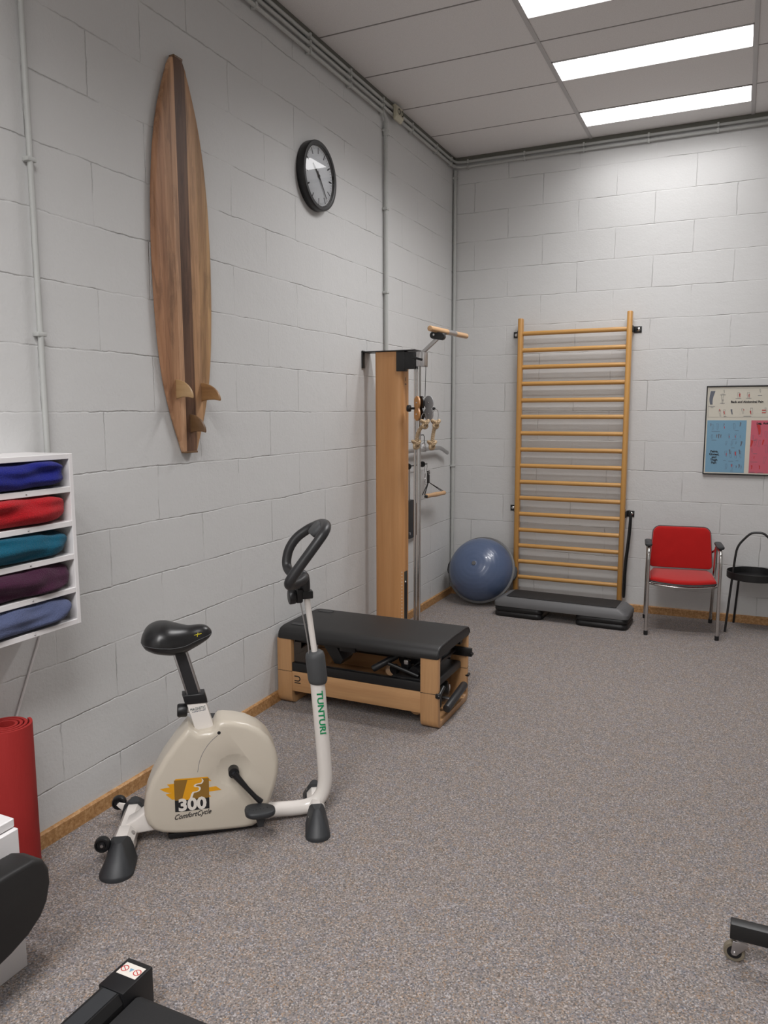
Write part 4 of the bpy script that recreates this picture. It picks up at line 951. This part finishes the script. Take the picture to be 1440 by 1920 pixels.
# shallow dish pressed into the side around the crank
try:
    cm = MB(BT).sphere((.431, -W2-.20+.013, .275), .20, n=96); ct = obj('tmp_cut', cm, M['cream'], r, 50)
    bo = cov.modifiers.new('dish', 'BOOLEAN'); bo.operation = 'DIFFERENCE'; bo.object = ct; bo.solver = 'EXACT'
    bpy.context.view_layer.update(); dg = bpy.context.evaluated_depsgraph_get()
    nm = bpy.data.meshes.new_from_object(cov.evaluated_get(dg)); cov.modifiers.clear()
    if len(nm.polygons) > 60: cov.data = nm
    bpy.data.objects.remove(ct)
except Exception as ex: print('dish', ex)
obj('base_pan', MB(BT).box((.17, -.05, .008), (.53, .05, .03), .006), M['black'], cov)
obj('screw_hole', MB(BT).lathe([(0, 0), (.0068, 0), (.0068, -.001), (0, -.001)], (.379, -W2-.0003, .437), (0, -1, 0), 16), M['ink'], cov, 0)
obj('screw_hole', MB(BT).lathe([(0, 0), (.0045, 0), (.0045, -.001), (0, -.001)], (.118, -W2+.006, .118), (-.3, -1, 0), 16), M['ink'], cov, 0)
obj('seam', MB(BT).tube([(.374, -W2, .428), (.345, -W2, .405), (.318, -W2, .370), (.300, -W2, .330), (.292, -W2, .285)], .0008, 6, smooth=2), M['greyink'], cov, 0)
# printed decal
def dec(name, pts, m, lift, parent=cov):
    y = -W2-.0003-lift; mb = MB(BT); A_ = [mb.bm.verts.new((u, y, z)) for u, z in pts]; B_ = [mb.bm.verts.new((u, y+.0003, z)) for u, z in pts]; n = len(pts)
    mb.bm.faces.new(A_); mb.bm.faces.new(B_[::-1])
    for i in range(n): mb.bm.faces.new((A_[i], B_[i], B_[(i+1) % n], A_[(i+1) % n]))
    return obj(name, mb, m, parent, 0)
dec('brush_stroke', [(.146, .234), (.205, .237), (.205, .212), (.184, .2125), (.166, .2195)], M['orange'], 0)
dec('brush_stroke', [(.174, .249), (.205, .249), (.205, .236), (.185, .235)], M['orange'], 0)
dec('brush_stroke', [(.167, .209), (.205, .214), (.205, .183), (.191, .184)], M['orange'], 0)
dec('brush_stroke', [(.207, .267), (.330, .261), (.330, .255), (.203, .262)], M['orange'], 0)
dec('brush_stroke', [(.330, .260), (.344, .241), (.330, .243)], M['orange'], 0)
dec('brush_stroke', [(.330, .2165), (.361, .217), (.382, .199), (.330, .198)], M['orange'], 0)
dec('brush_stroke', [(.330, .187), (.341, .177), (.330, .176)], M['orange'], 0)
sq = dec('brown_square', [(.2005, .262), (.334, .2565), (.333, .174), (.201, .178)], M['brown'], .0003)
dec('orange_letter', [(.252, .2585), (.290, .2580), (.303, .2575), (.3075, .2525), (.3075, .245), (.303, .2395), (.290, .2385), (.281, .2370), (.2755, .2325), (.2755, .2275), (.280, .2250), (.289, .2240), (.2945, .2205), (.2950, .2140), (.291, .2085), (.283, .2065), (.270, .2060), (.2645, .198), (.2575, .1755), (.228, .1765)], M['orange'], .0006)
dec('letter_edge', [(.303, .2575), (.3095, .2555), (.3135, .2485), (.3115, .2405), (.305, .2350), (.290, .2345), (.2835, .2325), (.2835, .2290), (.2885, .2270), (.2960, .2255), (.3015, .2205), (.3015, .2130), (.296, .2060), (.286, .2025), (.275, .2020), (.2655, .1755), (.2575, .1755), (.2645, .198), (.270, .2060), (.283, .2065), (.291, .2085), (.2950, .2140), (.2945, .2205), (.289, .2240), (.280, .2250), (.2755, .2275), (.2755, .2325), (.281, .2370), (.290, .2385), (.303, .2395), (.3075, .245), (.3075, .2525)], M['whiteink'], .0007)
dec('black_block', [(.201, .1780), (.333, .1740), (.3325, .129), (.245, .1285), (.201, .1310)], M['ink'], .0004)
FD = lambda u, z, lift: BT @ frame((u, -W2-lift, z), (1, 0, -.02), (0, 0, 1), (0, -1, 0))
text('lettering', '300', .068, FD(.267, .1535, .0011), M['whiteink'], cov, sx=1.06, bold=.0028)
text('lettering', 'ComfortCycle', .0285, BT @ frame((.266, -W2-.0008, .1115), (1, 0, .06), (0, 0, 1), (0, -1, 0)), M['ink'], cov, shear=.45, sx=.86, bold=.0003)
# crank and pedals
cr = obj('crank', MB(BT).cyl((.431, -W2+.012, .272), (.431, -.094, .272), .021, 28).tube([(.431, -.093, .272), (.447, -.098, .250), (.48, -.106, .208), (.51, -.112, .172), (.533, -.114, .148)], [.016, .0125, .0095, .0095, .012], 12), M['black'], r)
obj('crank_bolt', MB(BT).cyl((.431, -.093, .272), (.431, -.097, .272), .008, 12), M['rubber'], cr)
def pedal(u, w_, z, nm='pedal'):
    T_ = BT @ Matrix.Translation((u, -w_, z)) @ Matrix.Rotation(math.radians(4), 4, 'Y')
    pts = [(.060*math.copysign(abs(math.cos(a))**.75, math.cos(a)), .046*math.copysign(abs(math.sin(a))**.75, math.sin(a))*(1-.15*math.cos(a))) for a in [2*PI*k/32 for k in range(32)]]
    sc = lambda k: [(x*k, y*k) for x, y in pts]
    p = obj(nm, loft(MB(T_), [(sc(.80), -.016, 0, 0), (sc(.97), -.010, 0, 0), (pts, .0, 0, 0), (sc(.97), .007, 0, 0), (sc(.88), .010, 0, 0)]), M['rubber'], r, 50)
    obj('counterweight', MB(T_).prism([(-.020, -.012), (.022, -.012), (.014, -.058), (-.006, -.060)], 1, -.02, .02, .004), M['rubber'], p)
    for k in range(5): obj('grip_stud', MB(T_).sphere((-.028+.014*k, -.012+.004*k, .010), .0022, n=8), M['black'], p)
pedal(.523, .165, .139)
obj('crank', MB(BT).tube([(.431, .07, .272), (.431, .094, .272), (.345, .115, .392)], .010, 12), M['black'], r)
pedal(.355, -.165, .402)
# saddle, seat post
bm = bmesh.new(); NS, NC = 44, 36; rings = []
def lerp_tab(tab, s_):
    k = min(.035, s_, 1-s_)
    return sum(lin_tab(tab, s_+k*d) for d in (-1, -.5, 0, .5, 1))/5
def lin_tab(tab, s_):
    for (a, va), (b_, vb) in zip(tab, tab[1:]):
        if s_ <= b_: t_ = (s_-a)/(b_-a); return va+(vb-va)*t_
    return tab[-1][1]
for i in range(NS+1):
    s_ = i/NS; u = .098+.268*(.5-.5*math.cos(PI*s_)) if True else 0
    q = (u-.098)/.268
    hwid = lerp_tab([(0, .012), (.02, .045), (.06, .072), (.14, .094), (.26, .108), (.40, .102), (.58, .072), (.74, .047), (.88, .039), (.965, .028), (.99, .016), (1, .006)], q)
    zt = lerp_tab([(0, .818), (.02, .840), (.06, .858), (.12, .872), (.22, .882), (.35, .882), (.50, .870), (.66, .859), (.82, .862), (.92, .858), (.98, .845), (1, .832)], q)
    zb = lerp_tab([(0, .812), (.02, .792), (.06, .780), (.2, .762), (.42, .750), (.6, .752), (.8, .778), (.95, .802), (.99, .815), (1, .826)], q)
    ring = []
    for j in range(NC):
        a = 2*PI*j/NC; c_, s2 = math.cos(a), math.sin(a)
        y = hwid*math.copysign(abs(c_)**.85, c_); zm = zb+(zt-zb)*.42
        z = zm+(zt-zm)*abs(s2)**.85 if s2 >= 0 else zm-(zm-zb)*abs(s2)**.7
        if s2 < 0: y *= .55+.45*(1-abs(s2)**2)
        ring.append(bm.verts.new((u, y, z)))
    rings.append(ring)
for a, b_ in zip(rings, rings[1:]):
    for j in range(NC): bm.faces.new((a[j], a[(j+1) % NC], b_[(j+1) % NC], b_[j]))
bm.faces.new(rings[0][::-1]); bm.faces.new(rings[-1])
mb = MB(BT); mb.bm.free(); mb.bm = bm
sd = obj('saddle', mb, M['leather'], r, 80)
ed = []
for sgn in (-1, 1):
    L_ = []
    for i in range(2, NS-1):
        u = .098+.268*(.5-.5*math.cos(PI*i/NS)); q = (u-.098)/.268
        hwid = lerp_tab([(0, .012), (.02, .045), (.06, .072), (.14, .094), (.26, .108), (.40, .102), (.58, .072), (.74, .047), (.88, .039), (.965, .028), (.99, .016), (1, .006)], q)
        zt = lerp_tab([(0, .818), (.02, .840), (.06, .858), (.12, .872), (.22, .882), (.35, .882), (.50, .870), (.66, .859), (.82, .862), (.92, .858), (.98, .845), (1, .832)], q)
        zb = lerp_tab([(0, .812), (.02, .792), (.06, .780), (.2, .762), (.42, .750), (.6, .752), (.8, .778), (.95, .802), (.99, .815), (1, .826)], q)
        L_.append((u, sgn*(hwid+.0004), zb+(zt-zb)*.40))
    ed.append(L_)
obj('saddle_seam', MB(BT).tube(ed[0]+ed[1][::-1], .0016, 6, closed=True), M['greyfoam'], sd)
obj('saddle_emblem', MB(BT).prism([(.308, .826), (.311, .826), (.314, .840), (.311, .840)], 1, -.0465, -.030).prism([(.298, .832), (.326, .836), (.326, .8375), (.298, .8335)], 1, -.0465, -.030), mat('yellow_print', (.5, .42, .02), .4), sd, 0)
pc = lambda z: .323-.262*(z-.45)
def post(z0, z1, hu, hw_): return MB(BT).prism([(pc(z0)-hu, z0), (pc(z0)+hu, z0), (pc(z1)+hu, z1), (pc(z1)-hu, z1)], 1, -hw_, hw_, .006, 3)
sp_ = obj('seat_post', post(.55, .775, .029, .018), M['steel'], r)
obj('post_track', post(.58, .765, .022, .0205), mat('dark_steel', (.03, .03, .032), .35, .3), sp_, 0)
obj('post_collar', post(.548, .588, .043, .030), M['black'], r)
ps = obj('post_sleeve', post(.40, .550, .0375, .0255), M['ivory'], r)
text('lettering', 'MAGNETIC', .0165, BT @ frame((pc(.528), -.0262, .5275), (1, 0, .12), (-.2, 0, 1), (0, -1, 0)), mat('teal_print', (.02, .06, .065), .4), ps, sx=.72)
mb = MB(BT)
for k in range(9): obj('fine_print', MB(BT).box((pc(.516)-.025+.0058*k, -.0262, .5125+.0007*k), (pc(.516)-.0215+.0058*k, -.0255, .5165+.0007*k)), M['greyink'], ps, 0)
kn = obj('post_knob', MB(BT).rod((.222, 0, .518), (.262, 0, .516), .0265, 20, .007), M['black'], r)
obj('knob_stem', MB(BT).cyl((.26, 0, .516), (.285, 0, .514), .010, 14), M['ivory'], kn)
# steering column
cp_ = [(.50, .0, .050), (.60, 0, .046), (.68, 0, .040), (.735, 0, .040), (.775, 0, .055), (.803, 0, .090), (.814, 0, .14), (.813, 0, .20), (.800, 0, .40), (.786, 0, .60)]
CRD = .0305
col_ = obj('column_tube', MB(BT).tube(cp_, CRD, 28, smooth=2), M['ivory'], r, 60)
def tube_text(body, size, z_mid, m, name, sx):
    cu = bpy.data.curves.new('txt', 'FONT'); cu.body = body; cu.size = size; cu.align_x = 'CENTER'; cu.align_y = 'CENTER'; cu.offset = .0009; cu.resolution_u = 3
    to = bpy.data.objects.new('txt', cu); me = bpy.data.meshes.new_from_object(to); bpy.data.objects.remove(to); bpy.data.curves.remove(cu)
    base = rootloc(col_)
    for v in me.vertices:
        z = z_mid-v.co.x*sx; e = v.co.y*.95; uc = .786+(.60-z)*.07
        v.co = (BT @ Vector((uc+e-.001, -CRD-.0012+.8*(CRD-math.sqrt(CRD**2-min(abs(e), .02)**2))*0, z)))-base
    return finish(name, me, m, col_, base, 0)
tube_text('TUNTURI', .037, .458, M['greenink'], 'lettering', 1.20)
obj('foam_sleeve', MB(BT).tube([(.790, 0, .578), (.790, 0, .584), (.788, 0, .600), (.779, 0, .69), (.777, 0, .706), (.776, 0, .714)], [.034, .038, .0405, .0405, .037, .028], 28), M['greyfoam'], r, 60)
stm = obj('stem_tube', MB(BT).cyl((.778, 0, .70), (.743, 0, .985), .0125, 20), M['ivory'], r)
obj('brake_cable', MB(BT).tube([(.715, -.006, .945), (.722, -.008, .92), (.748, -.012, .76), (.752, -.012, .705)], .0028, 8, smooth=1), M['steel'], r)
cl_ = obj('tension_clamp', MB(BT).box((.722, -.020, .940), (.772, .020, .972), .004), M['black'], r)
obj('tension_housing', MB(BT).box((.700, -.024, .925), (.730, .020, .985), .008, 3), M['black'], cl_)
obj('tension_knob', MB(BT).rod((.672, -.012, .952), (.700, -.010, .953), .032, 10, .006), M['black'], cl_)
# handlebar: foam covered closed loop on an elbow
hb = [(.664, -.118, 1.022), (.656, -.145, 1.036), (.662, -.153, 1.056), (.712, -.155, 1.122), (.770, -.152, 1.196), (.798, -.138, 1.228), (.815, -.095, 1.244), (.823, -.04, 1.246), (.824, .04, 1.238), (.819, .095, 1.228), (.806, .145, 1.212), (.786, .160, 1.200), (.736, .168, 1.166), (.703, .168, 1.120), (.690, .163, 1.072), (.690, .152, 1.042), (.698, .118, 1.026), (.718, .070, 1.024), (.737, .025, 1.028), (.737, -.025, 1.028), (.704, -.070, 1.020)]
hl = obj('handlebar', MB(BT).tube(hb, .0198, 20, closed=True, smooth=2), M['foam'], r, 70)
obj('elbow', MB(BT).tube([(.743, 0, .972), (.742, 0, .985), (.740, 0, 1.01), (.736, 0, 1.035), (.722, 0, 1.045)], [.019, .021, .0225, .023, .018], 20, smooth=1), M['foam'], hl, 70)
obj('display', loft(MB(BT @ Matrix.Translation((.792, 0, 1.222)) @ Matrix.Rotation(math.radians(-46), 4, 'Y')), [(rrect(.026, .042, .02), -.016, 0, 0), (rrect(.032, .050, .024), -.008, 0, 0), (rrect(.032, .050, .024), .008, 0, 0), (rrect(.026, .044, .02), .014, 0, 0)]), M['greyfoam'], hl, 50)
# stabilisers with rubber boots, standing a little askew
BASE_T = BT
BT = BASE_T @ Matrix.Translation((.772, 0, 0)) @ Matrix.Rotation(math.radians(-7.5), 4, 'Z') @ Matrix.Translation((-.75, 0, 0))
def boot(u0, w0, w1, hu0, hu1, z1, sg, parent):
    # footprint opens out towards the end, the top narrows onto the beam
    def ring(hu_a, hu_b, wa, wb, n=9):
        pts = [(u0-hu_a, sg*wa)]
        for k in range(n+1): a = PI-PI*k/n; pts.append((u0+hu_b*math.cos(a), sg*(wb-hu_b*.9+hu_b*.9*math.sin(a))))
        pts.append((u0+hu_a, sg*wa)); return [(x, -y) for x, y in pts]
    return obj('rubber_foot', loft(MB(BT), [(ring(hu0, hu1, w0, w1), .001, 0, 0), (ring(hu0, hu1, w0, w1), .012, 0, 0), (ring(hu0*.95, hu1*.93, w0, w1-.004), .019, 0, 0), (ring(hu0*.80, hu1*.60, w0, w1-.045), z1*.62, 0, 0), (ring(hu0*.62, hu1*.33, w0, w0+(w1-w0)*.42), z1*.92, 0, 0), (ring(hu0*.45, hu1*.22, w0, w0+(w1-w0)*.34), z1, 0, 0)]), M['rubber'], parent, 30)
fs = obj('front_stabiliser', MB(BT).prism([(.715, .02), (.785, .02), (.785, .055), (.765, .078), (.735, .078), (.715, .055)], 1, -.12, .12, .003), M['ivory'], r)
boot(.75, .085, .222, .047, .050, .092, 1, fs); boot(.75, .085, .205, .047, .050, .092, -1, fs)
BT = BASE_T @ Matrix.Translation((.016, 0, 0)) @ Matrix.Rotation(math.radians(-7), 4, 'Z')
rs = obj('rear_stabiliser', MB(BT).prism([(-.036, .025), (.040, .025), (.040, .060), (.018, .086), (-.018, .086), (-.036, .060)], 1, -.16, .16, .003), M['ivory'], r)
boot(.0, .135, .287, .058, .062, .096, 1, rs); boot(.0, .125, .270, .056, .060, .096, -1, rs)
obj('sleeve_plate', MB(BT).prism([(-.039, .022), (.043, .022), (.043, .061), (.020, .089), (-.020, .089), (-.039, .061)], 1, -.115, -.045, .002), M['ivory'], rs)
obj('bolt', MB(BT).cyl((.030, -.075, .068), (.036, -.077, .078), .008, 12), M['steel'], rs)
obj('neck', MB(BT).prism([(.0, .086), (.035, .105), (.115, .165), (.13, .10), (.115, .055), (.03, .045)], 1, -.040, .040, .008, 3), M['ivory'], r)
for w_ in (.135, -.135):
    obj('wheel_bracket', MB(BT).prism([(-.030, .045), (-.018, .082), (-.058, .092), (-.068, .082), (-.060, .072)], 1, -w_-.004 if w_ > 0 else -w_-.004, -w_+.004, .001), M['ivory'], rs)
    wy = -w_-(.022 if w_ > 0 else -.022)
    wh = obj('wheel', MB(BT).lathe([(0, -.013), (.012, -.013), (.014, -.008), (.020, -.008), (.022, -.014), (.027, -.013), (.029, -.008), (.029, .008), (.027, .013), (.022, .014), (.020, .008), (0, .008)], (-.062, wy, .082), (0, 1, 0), 32), M['black'], rs)
    obj('axle', MB(BT).cyl((-.062, wy-.016, .082), (-.062, wy+.016, .082), .006, 12), M['steel'], wh)
